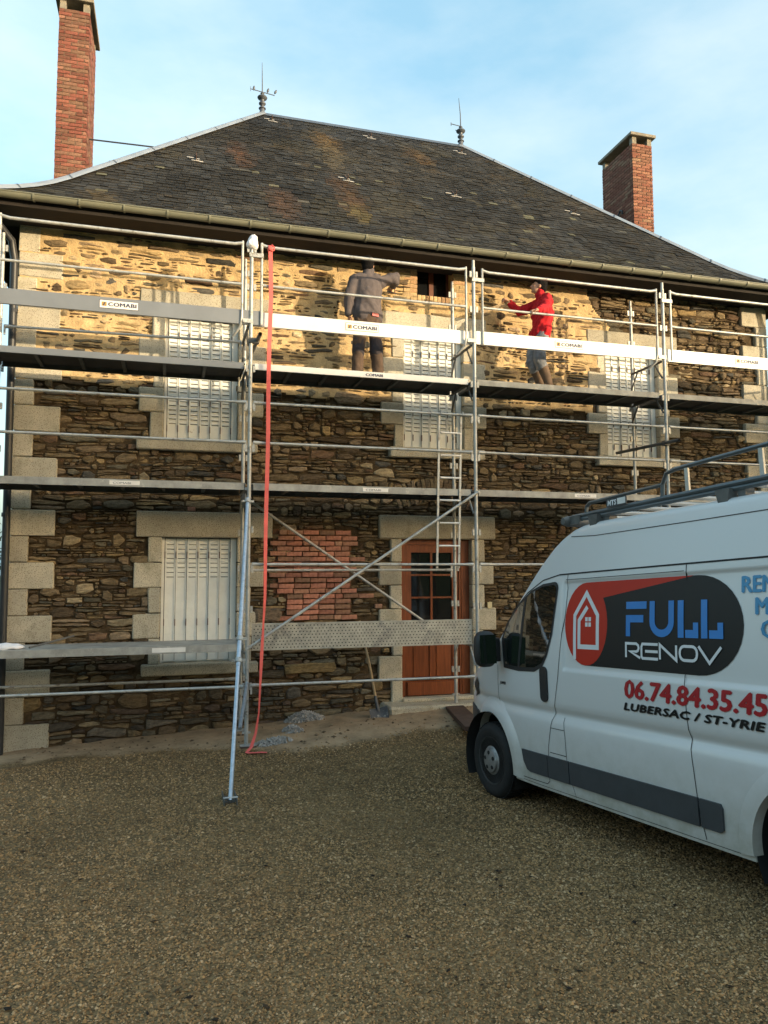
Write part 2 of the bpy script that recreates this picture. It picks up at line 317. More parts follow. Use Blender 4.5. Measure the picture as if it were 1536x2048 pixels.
# loose gravel: real stones, graded smaller in number with distance; clods and chips on the sand
def pebbles():
    V = []; F = []; Cc = []
    octa = np.array([(1,0,0),(0,1,0),(-1,0,0),(0,-1,0),(0,0,1),(0,0,-1)], float)
    of = [(0,1,4),(1,2,4),(2,3,4),(3,0,4),(1,0,5),(2,1,5),(3,2,5),(0,3,5)]
    pal = np.array([(0.30,0.215,0.115),(0.19,0.125,0.060),(0.105,0.068,0.034),(0.42,0.33,0.215),(0.25,0.16,0.074),(0.155,0.12,0.077),(0.34,0.235,0.115)])*0.95
    pal = pal*.68+pal.mean(0)*.32
    cells = []
    for yi in np.arange(-7.0, 0.2, 0.25):
        d = max(2.4, yi+9.3)
        dens = min(7200, 7200*(3.4/d)**1.85)
        c = (yi+9.34)*math.tan(YAW); h = (yi+9.5)*0.56
        cells.append((yi, max(-5.4, -0.95+c-h-0.2), min(6.8, -0.95+c+h+0.3), dens))
    for yi, xa, xb, dens in cells:
        n = int((xb-xa)*0.25*dens)
        X = rng.uniform(xa, xb, n); Y = rng.uniform(yi, yi+0.25, n)
        d = np.hypot(X+0.95, Y+9.34)
        S = np.clip(rng.lognormal(math.log(0.0058), 0.30, n), 0.003, 0.013)*np.clip((d/4.0)**0.40, 0.9, 1.4)
        for x, y, s in zip(X, Y, S):
            sd = sandiness(x, y)
            if sd > 0.3 and random.random() < sd*0.97: continue
            a = random.random()*6.283; ca, sa = math.cos(a), math.sin(a)
            j = 1+rng.uniform(-0.28, 0.28, (6, 1))
            P = octa*j*np.array((s*random.uniform(0.9,1.5), s*random.uniform(0.75,1.1), s*random.uniform(0.5,0.85)))
            P = np.stack((P[:,0]*ca-P[:,1]*sa, P[:,0]*sa+P[:,1]*ca, P[:,2]+P[:,0]*random.uniform(-.4,.4)), 1)
            z = ground_z(x, y)
            P += (x, y, z+s*0.28)
            b0 = len(V)*6; V.append(P); F += [(q[0]+b0, q[1]+b0, q[2]+b0) for q in of]
            c = pal[int(random.random()**1.2*len(pal))]*random.uniform(0.75, 1.1)*(1.20+0.28*fbm(x*0.75, y*0.75, 17.0, 3))*np.array((1.13, 1.0, 0.87)); Cc += [np.maximum(c, .01)]*6
    for k in range(420):     # crumbs of old mortar and clods lying on the sand
        x = random.uniform(-2.6, 3.3); y = sand_edge(x)+random.random()**1.5*(1.05-sand_edge(x)); s = random.choice((.006,.008,.01,.014,.02))*random.uniform(.6,1.2)
        P = octa*(1+rng.uniform(-.35,.35,(6,1)))*np.array((s*1.5, s, s*0.7))
        a = random.random()*6.283; ca, sa = math.cos(a), math.sin(a); P = np.stack((P[:,0]*ca-P[:,1]*sa, P[:,0]*sa+P[:,1]*ca, P[:,2]), 1)
        P += (x, y, ground_z(x, y)+s*0.3)
        b0 = len(V)*6; V.append(P); F += [(q[0]+b0, q[1]+b0, q[2]+b0) for q in of]; Cc += [np.array(random.choice(((0.10,0.07,0.045),(0.17,0.12,0.075),(0.30,0.23,0.15))))]*6
    for k in range(460):     # dark crumbs and bits of dead leaf in the foreground
        y = random.uniform(-7.0, -0.6); c0 = (y+9.34)*math.tan(YAW)-.95; h0 = (y+9.5)*.52; x = random.uniform(c0-h0, c0+h0)
        if fbm(x*1.3, y*1.3, 50.0, 2) < 0.12 and random.random() < .86: continue
        s = random.uniform(.006, .016)
        P = octa*(1+rng.uniform(-.4,.4,(6,1)))*np.array((s*1.8, s*.9, s*.35)); a = random.random()*6.283; ca, sa = math.cos(a), math.sin(a)
        P = np.stack((P[:,0]*ca-P[:,1]*sa, P[:,0]*sa+P[:,1]*ca, P[:,2]), 1); P += (x, y, ground_z(x, y)+.010)
        b0 = len(V)*6; V.append(P); F += [(q[0]+b0, q[1]+b0, q[2]+b0) for q in of]; Cc += [np.array(random.choice(((0.035,0.022,0.012),(0.055,0.035,0.018),(0.02,0.015,0.01))))]*6
    V = np.concatenate(V); me = bpy.data.meshes.new('gravel'); me.from_pydata(V.tolist(), [], F)
    cc = np.ones((len(V), 4), dtype=np.float32); cc[:, :3] = np.array(Cc)
    me.attributes.new('col', 'FLOAT_COLOR', 'POINT').data.foreach_set('color', cc.ravel()); me.materials.append(M['pebble'])
    o = link('gravel', me, kind='stuff'); tag(o, 'loose brown gravel strewn over the courtyard', 'gravel')
pebbles()

# ------------------------------------------------------------------ the house
WY = 1.10                                   # plane of the facade
HX0, HX1, HY1 = -2.855, 8.85, 10.7
house = empty('stone_house', (3.0, WY, -1.2), 'two-storey stone house with slate hipped roof and brick chimneys behind the scaffolding', 'house')
OPEN = dict(lower=(-1.02, -0.045, -0.29, 1.37), upper_a=(-1.03, -0.06, 2.68, 4.375), upper_b=(2.335, 3.27, 2.715, 4.375),
            upper_c=(5.72, 6.67, 2.715, 4.40), door=(2.30, 3.375, -0.93, 1.375), attic=(2.557, 3.125, 5.02, 5.56))
def in_open(x, z, g=0.0): return any(a-g < x < b_+g and c-g < z < d+g for a, b_, c, d in OPEN.values())
def pointed(x, z):                          # the part the masons have already repointed
    if z < 3.38+0.08*fbm(x*1.5, 3.0): return False
    lim = np.interp(z, [3.2, 4.4, 4.82, 5.1, 5.37, 5.8], [5.45, 5.6, 5.80, 5.52, 5.43, 5.40])
    return x < lim+0.05*fbm(x*3, z*5)

# --- wall: mortar bed with real relief
st = 0.027
xs = np.arange(HX0+0.005, HX1, st); zs = np.arange(-1.5, 5.72, st)
MV = []; idx = -np.ones((len(zs), len(xs)), int); pt = np.zeros((len(zs), len(xs)), bool)
for j, z in enumerate(zs):
    for i, x in enumerate(xs):
        pz = pointed(x, z); pt[j, i] = pz
        y = (WY-0.012+0.008*fbm(x*2.4, z*3.6, 0.5)+0.010*fbm(x*9, z*16, 2.5, 4)) if pz else (WY+0.036+0.012*fbm(x*3, z*4, 1.5)+0.016*fbm(x*11, z*15, 4.5))
        idx[j, i] = len(MV); MV.append((x, y, z))
F1 = []; F2 = []
for j in range(len(zs)-1):
    for i in range(len(xs)-1):
        if in_open(xs[i]+st/2, zs[j]+st/2, 0.01): continue
        (F1 if pt[j, i] and pt[j+1, i+1] else F2).append((idx[j,i], idx[j,i+1], idx[j+1,i+1], idx[j+1,i]))
wme = bpy.data.meshes.new('wall'); wme.from_pydata(MV, [], F2+F1); wme.materials.append(M['mortar']); wme.materials.append(M['pointing'])
wme.polygons.foreach_set('material_index', [0]*len(F2)+[1]*len(F1)); wme.polygons.foreach_set('use_smooth', [True]*(len(F1)+len(F2)))
wall = link('wall', wme, house); wall['label'] = 'rubble stone front wall, pale fresh pointing along the top, dark raked joints below'
MB().box(HX0+0.02, HX1-0.02, 1.45, HY1, -1.6, 5.72).build('rear_walls', M['mortar'], house)

# --- granite dressings
BLK = []                                     # rectangles of dressed granite and brick, kept free of rubble
def block_mesh(x0, x1, y0, y1, z0, z1, j=0.006, bv=0.012):
    me = MB().box(x0, x1, y0, y1, z0, z1).mesh('granite_block', M['granite'])
    bm = bmesh.new(); bm.from_mesh(me)
    for v in bm.verts: v.co += Vector((random.uniform(-j, j), random.uniform(-j, j)*0.6, random.uniform(-j, j)*0.7))
    bmesh.ops.bevel(bm, geom=bm.edges[:], offset=bv*random.uniform(.6, 1.3), segments=1, affect='EDGES')
    bm.to_mesh(me); bm.free(); return me
def block(parent, x0, x1, z0, z1, y0=WY-0.028, y1=1.43, name='granite_block'):
    BLK.append((x0, x1, z0, z1))
    y0 += random.uniform(-.006, .006)
    return link(name, block_mesh(x0+.003, x1-.003, y0, y1, z0+.003, z1-.003), parent)
def surround(name, o, lint, sill, pitch=0.333):
    x0, x1, z0, z1 = OPEN[o]
    e = empty(name, ((x0+x1)/2, WY, z0), parent=house)
    block(e, lint[0], lint[1], z1, z1+lint[2], name='lintel')
    if sill: block(e, sill[0], sill[1], z0-0.15, z0, y0=WY-0.085, name='sill')
    z = z1; k = 0; zb = z0 if o != 'door' else -1.12
    while z > zb+0.02:
        zn = max(zb, z-pitch) if z-pitch-zb > 0.12 else zb
        w = 0.165 if k % 2 == 0 else 0.345
        block(e, x0-w+random.uniform(-.02,.02), x0, zn, z); block(e, x1, x1+w+0.03+random.uniform(-.02,.02), zn, z)
        z = zn; k += 1
    return e
surround('window_surround', 'lower', (-1.355, 0.436, 0.345), (-1.255, 0.253))
surround('window_surround', 'upper_a', (-1.365, 0.36, 0.345), (-1.375, 0.221))
surround('window_surround', 'upper_b', (2.0, 3.66, 0.355), (2.107, 3.589))
surround('window_surround', 'upper_c', (5.385, 7.06, 0.35), (5.51, 7.01))
surround('door_surround', 'door', (1.955, 3.766, 0.345), None)
q = empty('corner_quoins', (HX0, WY, -1.3), parent=house); z = -1.31-0.335; k = 1
while z < 5.6:
    w = 0.53 if k % 2 == 0 else 0.225
    block(q, HX0-0.02, HX0+w+random.uniform(-.02,.02), z, z+0.335); z += 0.335; k += 1
q = empty('corner_quoins', (HX1, WY, -1.3), parent=house); z = -1.31-0.335; k = 0
while z < 5.6:
    w = 0.50 if k % 2 == 0 else 0.225
    block(q, HX1-w+random.uniform(-.02,.02), HX1+0.02, z, z+0.335); z += 0.335; k += 1
st_ = link('doorstep', block_mesh(1.99, 3.62, 0.66, 1.2, -1.3, -0.935, 0.012, 0.03), house)
link('threshold', block_mesh(2.29, 3.385, 1.0, 1.42, -0.934, -0.885, 0.003, 0.008), house)

# --- brick pieces
def bcol(base, v=0.3):
    k = random.uniform(1-v, 1+v); d = random.random()**2*.55
    base = tuple(b_*(1-d)+t_*d for b_, t_ in zip(base, (.30, .20, .13)))
    return (base[0]*k*random.uniform(.9,1.12), base[1]*k, base[2]*k)
def brick_variants(L_, D_, H_, base, n=6, v=0.28):
    out = []
    for i in range(n):
        me = MB().box(-L_/2, L_/2, -D_/2, D_/2, -H_/2, H_/2, bcol(base, v)).mesh('brick', M['brick'])
        bm = bmesh.new(); bm.from_mesh(me)
        for vv in bm.verts: vv.co += Vector((random.uniform(-.004,.004), random.uniform(-.003,.003), random.uniform(-.003,.003)))
        bm.to_mesh(me); bm.free(); out.append(me)
    return out
def put(name, me, loc, parent, rz=0.0, ry=0.0):
    o = bpy.data.objects.new(name, me); COL.objects.link(o); o.location = loc; o.rotation_euler = (0, ry, rz); attach(o, parent); return o
REDB = (0.40, 0.18, 0.125)
bv_full = brick_variants(0.212, 0.10, 0.058, REDB, 16); bv_half = brick_variants(0.10, 0.10, 0.058, REDB, 4)
zc = 0.275; row = 0
INF = []
while zc < 1.50:
    sh = (row % 2)*0.113+random.uniform(-.015,.015); x = 0.40+sh
    left = 0.42+max(0, 0.22*fbm(zc*3, 1.0)) if not 0.33 < zc < 0.62 else 0.66
    right = 1.53+0.10*fbm(zc*4, 8.0)
    if 0.5 < zc < 0.62: right += 0.2
    while x < right-0.05:
        if x+0.106 > left and not (x < 0.445 and zc > 1.37):
            half = random.random() < 0.12
            put('brick', random.choice(bv_half if half else bv_full), (x+(0.05 if half else 0.106), WY+0.022+random.uniform(-.006,.006), zc+random.uniform(-.004,.004)), wall, random.uniform(-.02,.02), random.uniform(-.02,.02))
            INF.append((x, x+.21, zc-.037, zc+.037)); x += 0.113 if half else 0.226
        else: x += 0.12
    zc += 0.0735; row += 1
BLK += INF
MB().box(0.45, 1.56, WY+0.03, WY+0.10, 0.25, 1.50).build('brick_bed', M['brickmortar'], wall)
TANB = (0.52, 0.355, 0.195)
bt_full = brick_variants(0.205, 0.10, 0.052, TANB, 6, 0.16); bt_half = brick_variants(0.10, 0.10, 0.052, TANB, 4, 0.16); bt_sold = brick_variants(0.052, 0.10, 0.10, TANB, 6, 0.3)
zc = 4.945; row = 0
while zc < 5.62:
    for (a, sg) in ((2.557, -1), (3.125, 1)):
        if row % 2: xs_ = [(a+sg*0.105, bt_full)]
        else: xs_ = [(a+sg*0.052, bt_half), (a+sg*0.162, bt_half)]
        for xx, bb in xs_: put('brick', random.choice(bb), (xx, WY+0.030+random.uniform(-.004,.003), zc), wall)
    zc += 0.064; row += 1
for i in range(9): put('brick', random.choice(bt_sold), (2.592+i*0.0625, WY+0.028, 4.965), wall, 0, random.uniform(-.03,.03))
BLK += [(2.34, 2.557, 4.90, 5.7), (3.125, 3.345, 4.90, 5.7), (2.54, 3.14, 4.90, 5.7)]
# small reddish bricks lodged in the rubble
for x, z, l in ((-1.05+0.4, 1.75, .1), (1.95, 0.42, .07)):
    put('brick', random.choice(bv_half), (x, WY+0.02, z), wall)

# --- rubble stones
PAL = [((0.165,0.122,0.073),32),((0.215,0.162,0.096),24),((0.115,0.084,0.054),22),((0.085,0.080,0.070),7),((0.27,0.195,0.10),8),((0.155,0.098,0.062),8),((0.32,0.255,0.16),4),((0.145,0.128,0.092),9),((0.23,0.172,0.112),8)]
PW = np.cumsum([w for _, w in PAL]); PW = PW/PW[-1]
rows = []
z = -1.55
while z < 5.78:
    big = random.random()
    h = random.uniform(0.030, 0.055) if big < 0.6 else random.uniform(0.055, 0.085) if big < 0.9 else random.uniform(0.085, 0.12)
    rows.append((z, h)); z += h
def bed(k, x):                     # wavy bed joint under course k
    z0 = rows[k][0] if k < len(rows) else 5.80
    a = 0.34*min(rows[min(k, len(rows)-1)][1], rows[max(k-1, 0)][1])+0.004
    return z0+a*1.5*fbm(x*1.9, k*7.31, 0.0, 3)+0.05*fbm(x*0.35, z0*0.4, 40.0, 2)
cells = []; blocked = {}
for k in range(len(rows)):
    h = rows[k][1]; x = HX0-random.uniform(0, .3)
    while x < HX1+0.02:
        hit = [iv for iv in blocked.get(k, []) if iv[0]-.02 <= x < iv[1]-.01]
        if hit: x = hit[0][1]; continue
        w = min(0.50, max(0.05, h*random.choice((1.3, 2, 2.6, 3.4, 4.4, 5.5, 7))*random.uniform(.8, 1.25)))
        nxt = [iv[0] for iv in blocked.get(k, []) if x < iv[0] < x+w]
        if nxt: w = min(nxt)-x
        if w < 0.03: x += w; continue
        top = k+1
        if h < 0.075 and w > 0.10 and random.random() < 0.22 and k+1 < len(rows):
            top = k+2; blocked.setdefault(k+1, []).append((x, x+w))
            if h+rows[k+1][1] < 0.11 and random.random() < 0.35 and k+2 < len(rows): top = k+3; blocked.setdefault(k+2, []).append((x, x+w))
        split = top == k+1 and h > 0.052 and random.random() < 0.30
        cells.append((x, x+w, k, top, split)); x += w
def course_polys():
    for xa, xb, k, top, split in cells:
        w = xb-xa; n = max(1, int(w/0.09)); sl1, sl2 = random.uniform(-.3, .3), random.uniform(-.3, .3)
        xs_ = [xa+w*i/n for i in range(n+1)]
        lo = [bed(k, x) for x in xs_]; hi = [bed(top, x) for x in xs_]; hh = max(.02, sum(hi)/len(hi)-sum(lo)/len(lo))
        layers = [(lo, hi)]
        if split:
            f = random.uniform(.35, .65); md_ = [l+(t-l)*(f+random.uniform(-.08, .08)) for l, t in zip(lo, hi)]; layers = [(lo, md_), (md_, hi)]
        for l, t in layers:
            h2 = max(.012, sum(t)/len(t)-sum(l)/len(l)); pa, pb = random.uniform(.0, .42)*h2, random.uniform(.0, .42)*h2
            qa, qb = random.uniform(.0, .42)*h2, random.uniform(.0, .42)*h2; sk = min(w*.3, h2*.6)
            P = [(xa+random.uniform(0, .35)*sk, l[0]+pa)]
            P += [(x, z_+random.uniform(0, .10)*h2) for x, z_ in zip(xs_[1:-1], l[1:-1])] if n > 1 else [(xa+w*.5, (l[0]+l[-1])/2)]
            P += [(xb-random.uniform(0, .35)*sk, l[-1]+pb), (xb-random.uniform(0, .25)*sk, (l[-1]+t[-1])/2), (xb-random.uniform(0, .35)*sk, t[-1]-qb)]
            P += [(x, z_-random.uniform(0, .10)*h2) for x, z_ in zip(xs_[-2:0:-1], t[-2:0:-1])] if n > 1 else [(xa+w*.5, (t[0]+t[-1])/2)]
            P += [(xa+random.uniform(0, .35)*sk, t[0]-qa), (xa+random.uniform(0, .25)*sk, (l[0]+t[0])/2)]
            yield P
def covered(x, z): return any(a < x < b_ and c < z < d for a, b_, c, d in BLK)
def stone_geo(poly, cx, cz, col, front, dome):
    """irregular stone: outline with broken edges, chamfer ring, uneven face"""
    pts = []
    n0 = len(poly)
    for i in range(n0):
        p, q_ = poly[i], poly[(i+1) % n0]; pts.append(p)
        l = math.hypot(q_[0]-p[0], q_[1]-p[1])
        if l > 0.11: pts.append(((p[0]+q_[0])/2+random.uniform(-.12,.12)*min(l,.1), (p[1]+q_[1])/2+random.uniform(-.10,.10)*min(l,.1)))
    n = len(pts)
    if n < 3: return None
    jit = lambda a: random.uniform(-a, a)
    r0 = [(x, WY+0.085, z) for x, z in pts]
    r1 = [(cx+(x-cx)*0.965, front+0.010+dome*0.6+jit(.007), cz+(z-cz)*0.965) for x, z in pts]
    tx, tz = jit(.04), jit(.07)
    r2 = [(cx+(x-cx)*0.78+jit(.010), front+dome*0.15+jit(.008)+tx*(x-cx)+tz*(z-cz), cz+(z-cz)*0.74+jit(.004)) for x, z in pts]
    c = (cx+jit(.02), front-dome*0.2+jit(.006), cz+jit(.008))
    V = r0+r1+r2+[c]
    Fq = []
    for k in range(n):
        k2 = (k+1) % n
        Fq += [(k, k2, n+k2, n+k), (n+k, n+k2, 2*n+k2, 2*n+k), (2*n+k, 2*n+k2, 3*n)]
    return V, Fq
stones = []
for pp in course_polys():
    pp = [(min(max(p[0], HX0+0.01), HX1-0.01), p[1]) for p in pp]
    x, z = sum(p[0] for p in pp)/len(pp), sum(p[1] for p in pp)/len(pp)
    if x < HX0-0.05 or x > HX1+0.05 or covered(x, z) or in_open(x, z): continue
    cx = sum(p[0] for p in pp)/len(pp); cz = sum(p[1] for p in pp)/len(pp)
    wx = max(p[0] for p in pp)-min(p[0] for p in pp); wz = max(p[1] for p in pp)-min(p[1] for p in pp)
    if wx < 0.025 or wz < 0.012: continue
    gp = random.uniform(0.0015, 0.0055)
    sx_, sz_ = max(0.6, 1-2*gp/wx), max(0.55, 1-2*gp/wz)
    pp = [(cx+(p[0]-cx)*sx_, cz+(p[1]-cz)*sz_) for p in pp]
    area = 0.5*abs(sum(pp[k][0]*pp[(k+1) % len(pp)][1]-pp[(k+1) % len(pp)][0]*pp[k][1] for k in range(len(pp))))
    r = random.random(); col = PAL[int(np.searchsorted(PW, r))][0]
    k = random.uniform(0.72, 1.28); col = tuple(c*k for c in col)
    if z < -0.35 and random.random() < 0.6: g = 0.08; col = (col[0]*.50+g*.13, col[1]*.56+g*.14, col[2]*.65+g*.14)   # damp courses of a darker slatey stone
    if pointed(cx, cz):
        hid = random.random()
        if hid < 0.13: continue
        g = random.uniform(0.7, 1.8); col = tuple(c*g for c in col)
        front = WY-0.012+random.uniform(-0.028, 0.002); dome = random.uniform(0.035, 0.06)
    else:
        front = WY+random.choice((-.018,-.008,0,.006,.014,.024))+random.uniform(-0.005, 0.005); dome = random.uniform(0.0, 0.010)
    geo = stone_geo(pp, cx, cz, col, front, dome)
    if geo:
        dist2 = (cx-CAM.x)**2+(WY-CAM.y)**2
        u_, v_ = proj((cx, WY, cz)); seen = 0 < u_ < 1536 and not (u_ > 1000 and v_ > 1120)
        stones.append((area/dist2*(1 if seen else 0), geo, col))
# upright slabs of the relieving arch above the door
for k in range(19):
    t = k/18; x = 2.24+1.2*t; zc = 1.97+0.13*math.sin(math.pi*t); a = (t-0.5)*0.7
    w, h = random.uniform(.022,.034), random.uniform(.15,.20)
    poly = [(-w,-h),(w,-h),(w*1.1,h),(-w*1.1,h)]
    poly = [(x+p[0]*math.cos(a)+p[1]*math.sin(a), zc-p[0]*math.sin(a)+p[1]*math.cos(a)) for p in poly]
    col = PAL[random.choice((0,1,2,5,8))][0]
    stones.append((1.0, stone_geo(poly, x, zc, col, WY-0.024+random.uniform(-.006,.01), 0.0), col))
# a long pale foundation slab and a boulder by the lower window
for (x0, x1, z0, z1, c) in ((0.60, 1.35, -0.49, -0.34, (0.27,0.19,0.09)), (0.19, 0.58, 0.22, 0.43, (0.16,0.12,0.085))):
    poly = [(x0+.02,z0),(x1-.05,z0+.01),(x1,z0+.06),(x1-.02,z1-.01),((x0+x1)/2,z1),(x0,z1-.02)]
    stones.append((1.0, stone_geo(poly, (x0+x1)/2, (z0+z1)/2, c, WY-0.034, 0.004), c))
stones.sort(key=lambda s: -s[0])
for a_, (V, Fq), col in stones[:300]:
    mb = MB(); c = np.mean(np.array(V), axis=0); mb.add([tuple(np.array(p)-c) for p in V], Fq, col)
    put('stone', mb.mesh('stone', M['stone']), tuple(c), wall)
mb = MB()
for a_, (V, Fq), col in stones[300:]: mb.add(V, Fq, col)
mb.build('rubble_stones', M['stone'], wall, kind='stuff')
print('stones', len(stones))

# --- shutters: six narrow folding leaves per window
def shutter(name, o, louvre, label):
    x0, x1, z0, z1 = OPEN[o]; y = WY+0.105
    fr = MB().box(x0, x0+0.035, y-0.02, y+0.05, z0+.004, z1-.004).box(x1-0.075, x1, y-0.035, y+0.05, z0+.004, z1-.004).box(x0+.035, x1-.075, y+0.02, y+0.05, z0+.004, z0+.03).build('shutter', M['shutter'], house)
    fr['label'] = label
    a = x0+0.04; W = (x1-0.08-a)/6
    zb, zt = z0+0.022, z1-0.012
    for k in range(6):
        xa, xb = a+k*W+.003, a+(k+1)*W-.003; yy = y+(0.006 if k % 2 else -0.006)+random.uniform(-.002,.002)
        m = MB(); sl_ = MB(); fw = 0.020
        m.box(xa, xb, yy+0.004, yy+0.016, zb, zt)                       # leaf
        m.box(xa, xa+fw*.6, yy-0.008, yy+.0035, zb, zt).box(xb-fw*.6, xb, yy-0.008, yy+.0035, zb, zt)   # folded edges
        z = zt-0.07; n = 0
        zlow = zt-0.52 if louvre == 'top' else zb+0.20
        while z > zlow:
            w2 = (xb-xa)*0.33; cx = (xa+xb)/2
            # pressed slot: a hooded slat standing proud with its shadow gap under it
            m.add([(cx-w2, yy+.003, z+.014), (cx+w2, yy+.003, z+.014), (cx+w2, yy-.013, z-.006), (cx-w2, yy-.013, z-.006), (cx-w2, yy+.003, z-.010), (cx+w2, yy+.003, z-.010)],
                  [(0,3,2,1), (3,4,5,2), (0,4,3), (1,2,5)])
            sl_.box(cx-w2*1.02, cx+w2*1.02, yy+.0015, yy+.0036, z-.0165, z-.0102)
            n += 1; z -= 0.062
        nf = len(m.f); m.add(sl_.v, sl_.f); me_ = m.mesh('shutter_leaf', M['shutter']); me_.materials.append(M['gap'])
        me_.polygons.foreach_set('material_index', [0]*nf+[1]*(len(m.f)-nf)); link('shutter_leaf', me_, fr)
    hme = MB().box(-.006, .006, -.009, .009, -.045, .045).mesh('hinge', M['hinge'])
    for k in range(7):
        for zz in (z0+0.32*(z1-z0), z0+0.86*(z1-z0), z0+0.1*(z1-z0)): put('hinge', hme, (a+k*W, y-.015, zz), fr)
    for k in range(1, 6): MB().box(a+k*W-.002, a+k*W+.002, y-.004, y+.003, zb+.01, zt-.01).build('leaf_gap', M['gap'], fr)
    MB().box(x0-.05, x1+.05, WY+0.17, WY+0.20, z0-.05, z1+.05).build('window_back', M['gap'], fr)
shutter('shutter', 'lower', 'top', 'ground floor shutter, plain white leaves with slots only near the top, paint peeling')
shutter('shutter', 'upper_a', 'all', 'upper left shutter, slotted cream leaves, half in sunlight')
shutter('shutter', 'upper_b', 'all', 'upper middle shutter, slotted cream leaves above the door')
shutter('shutter', 'upper_c', 'all', 'upper right shutter, slotted cream leaves')

# --- front door
x0, x1, z0, z1 = OPEN['door']; y = WY+0.12; z0 = -0.884
df = MB().box(x0, x0+0.07, y-.03, y+.05, z0, z1).box(x1-0.16, x1, y-.03, y+.05, z0, z1).box(x0+.07, x1-.16, y-.03, y+.05, z1-.075, z1)
df.box(x1-0.125, x1-0.105, y-.042, y-.029, z0, z1)
door = df.build('front_door', M['door'], house); door['label'] = 'red-brown wooden front door with six dark panes'
a, b_ = x0+0.075, x1-0.165
sb = 0.10
MB().box(a, a+sb, y-.015, y+.035, z0+.01, z1-.08).build('stile', M['door'], door); MB().box(b_-sb, b_, y-.015, y+.035, z0+.01, z1-.08).build('stile', M['door'], door)
MB().box(a+sb, b_-sb, y-.0145, y+.034, z1-.19, z1-.08).build('rail', M['door'], door)
MB().box(a+sb, b_-sb, y-.0145, y+.034, z0+.01, z0+.22).box(a+.03, b_-.03, y-.055, y-.0155, z0+.015, z0+.20).box(a+sb-.02, b_-sb+.02, y-.04, y-.016, z0+.2305, z0+.26).build('kick_rail', M['door'], door)
MB().box(a+sb, b_-sb, y-.0145, y+.034, 0.06, 0.20).build('rail', M['door'], door)
mid = (a+b_)/2
MB().box(mid-.035, mid+.035, y-.0144, y+.034, z0+.221, 0.059).build('stile', M['door'], door)
for (p0, p1) in ((a+sb, mid-.035), (mid+.035, b_-sb)):
    me = MB().box(p0+.001, p1-.001, y+.004, y+.03, z0+.221, 0.059).box(p0+.035, p1-.035, y-.008, y+.0039, z0+.27, 0.02).mesh('door_panel', M['door']); link('door_panel', me, door)
gz0, gz1 = 0.20, z1-.19; gx0, gx1 = a+sb, b_-sb; hh = (gz1-gz0)/3
for i in range(2):
    for k in range(3):
        px0 = gx0+i*(gx1-gx0)/2; MB().box(px0+.012, px0+(gx1-gx0)/2-.012, y+.008, y+.014, gz0+k*hh+.012, gz0+(k+1)*hh-.012).build('pane', M['glass'], door)
for k in (1, 2): MB().box(gx0, gx1, y-.006, y+.022, gz0+k*hh-.0125, gz0+k*hh+.0125).build('glazing_bar', M['door'], door)
MB().box((gx0+gx1)/2-.0155, (gx0+gx1)/2+.0155, y-.008, y+.0235, gz0, gz1).build('glazing_bar', M['door'], door)
MB().box(x0-.05, x1+.05, y+.06, y+.09, z0-.03, z1+.05).build('door_back', M['gap'], door)
# --- little attic window
x0, x1, z0, z1 = OPEN['attic']; y = WY+0.17
aw = MB().box(x0, x1, y, y+.04, z0, z0+.04).box(x0, x0+.04, y, y+.04, z0+.04, z1).box(x1-.04, x1, y, y+.04, z0+.04, z1).box((x0+x1)/2-.035, (x0+x1)/2+.035, y-.008, y+.035, z0+.041, z1).build('attic_window', M['redwood'], house)
MB().box(x0-.02, x1+.02, y-.03, y-.001, z0-.012, z0+.012).build('window_ledge', M['redwood'], aw)
for p0, p1 in ((x0+.04, (x0+x1)/2-.035), ((x0+x1)/2+.035, x1-.04)): MB().box(p0, p1, y+.015, y+.02, z0+.04, z1).build('pane', M['glass'], aw)
MB().box(x0-.1, x1+.1, y+.05, y+.08, z0-.1, z1+.1).build('window_back', M['gap'], aw)
for sx in (x0-.006, x1+.0): MB().box(sx, sx+.006, WY+.06, y+.045, z0-.02, z1).build('reveal', M['pointing'], aw)
MB().box(3.615, 3.685, 1.055, 1.075, 0.365, 0.455).build('meter_box', M['pvc'], house)

# --- roof
TT = np.array([0, .05, .1, .15, .2, .25, .3, .4, .5, .6, .7, .8, .9, 1.0])
ZZ = np.interp(TT, [0, .05, .1, .15, .2, .25, .3, 1], [5.50, 5.645, 5.80, 5.985, 6.20, 6.45, 6.72, 10.45])
EY, RY = 0.45, 5.90
EXL, RXL, EXR, RXR = -3.50, 0.78, 9.50, 5.23
BY = 11.35
def fy(t): return EY+(RY-EY)*t
roof = empty('roof', (3.0, RY, 5.5), parent=house)
sheet = MB()
def strip(fa, fb):
    V = []; F = []
    for i, t in enumerate(TT): V += [fa(t, ZZ[i]), fb(t, ZZ[i])]
    for i in range(len(TT)-1): F.append((2*i, 2*i+1, 2*i+3, 2*i+2))
    sheet.add(V, F)
strip(lambda t, z: (EXL+(RXL-EXL)*t, fy(t), z-.02), lambda t, z: (EXR+(RXR-EXR)*t, fy(t), z-.02))
strip(lambda t, z: (EXR+(RXR-EXR)*t, fy(t), z-.02), lambda t, z: (EXR+(RXR-EXR)*t, BY+(RY-BY)*t, z-.02))
strip(lambda t, z: (EXL+(RXL-EXL)*t, BY+(RY-BY)*t, z-.02), lambda t, z: (EXL+(RXL-EXL)*t, fy(t), z-.02))
strip(lambda t, z: (EXR+(RXR-EXR)*t, BY+(RY-BY)*t, z-.02), lambda t, z: (EXL+(RXL-EXL)*t, BY+(RY-BY)*t, z-.02))
sheet.build('roof_deck', M['slatesheet'], roof)
MB().box(EXL+.03, EXR-.03, EY+.06, WY+.05, 5.40, 5.42).box(EXL+.03, EXR-.03, EY+.04, EY+.06, 5.38, 5.50).build('soffit', M['soffit'], roof)
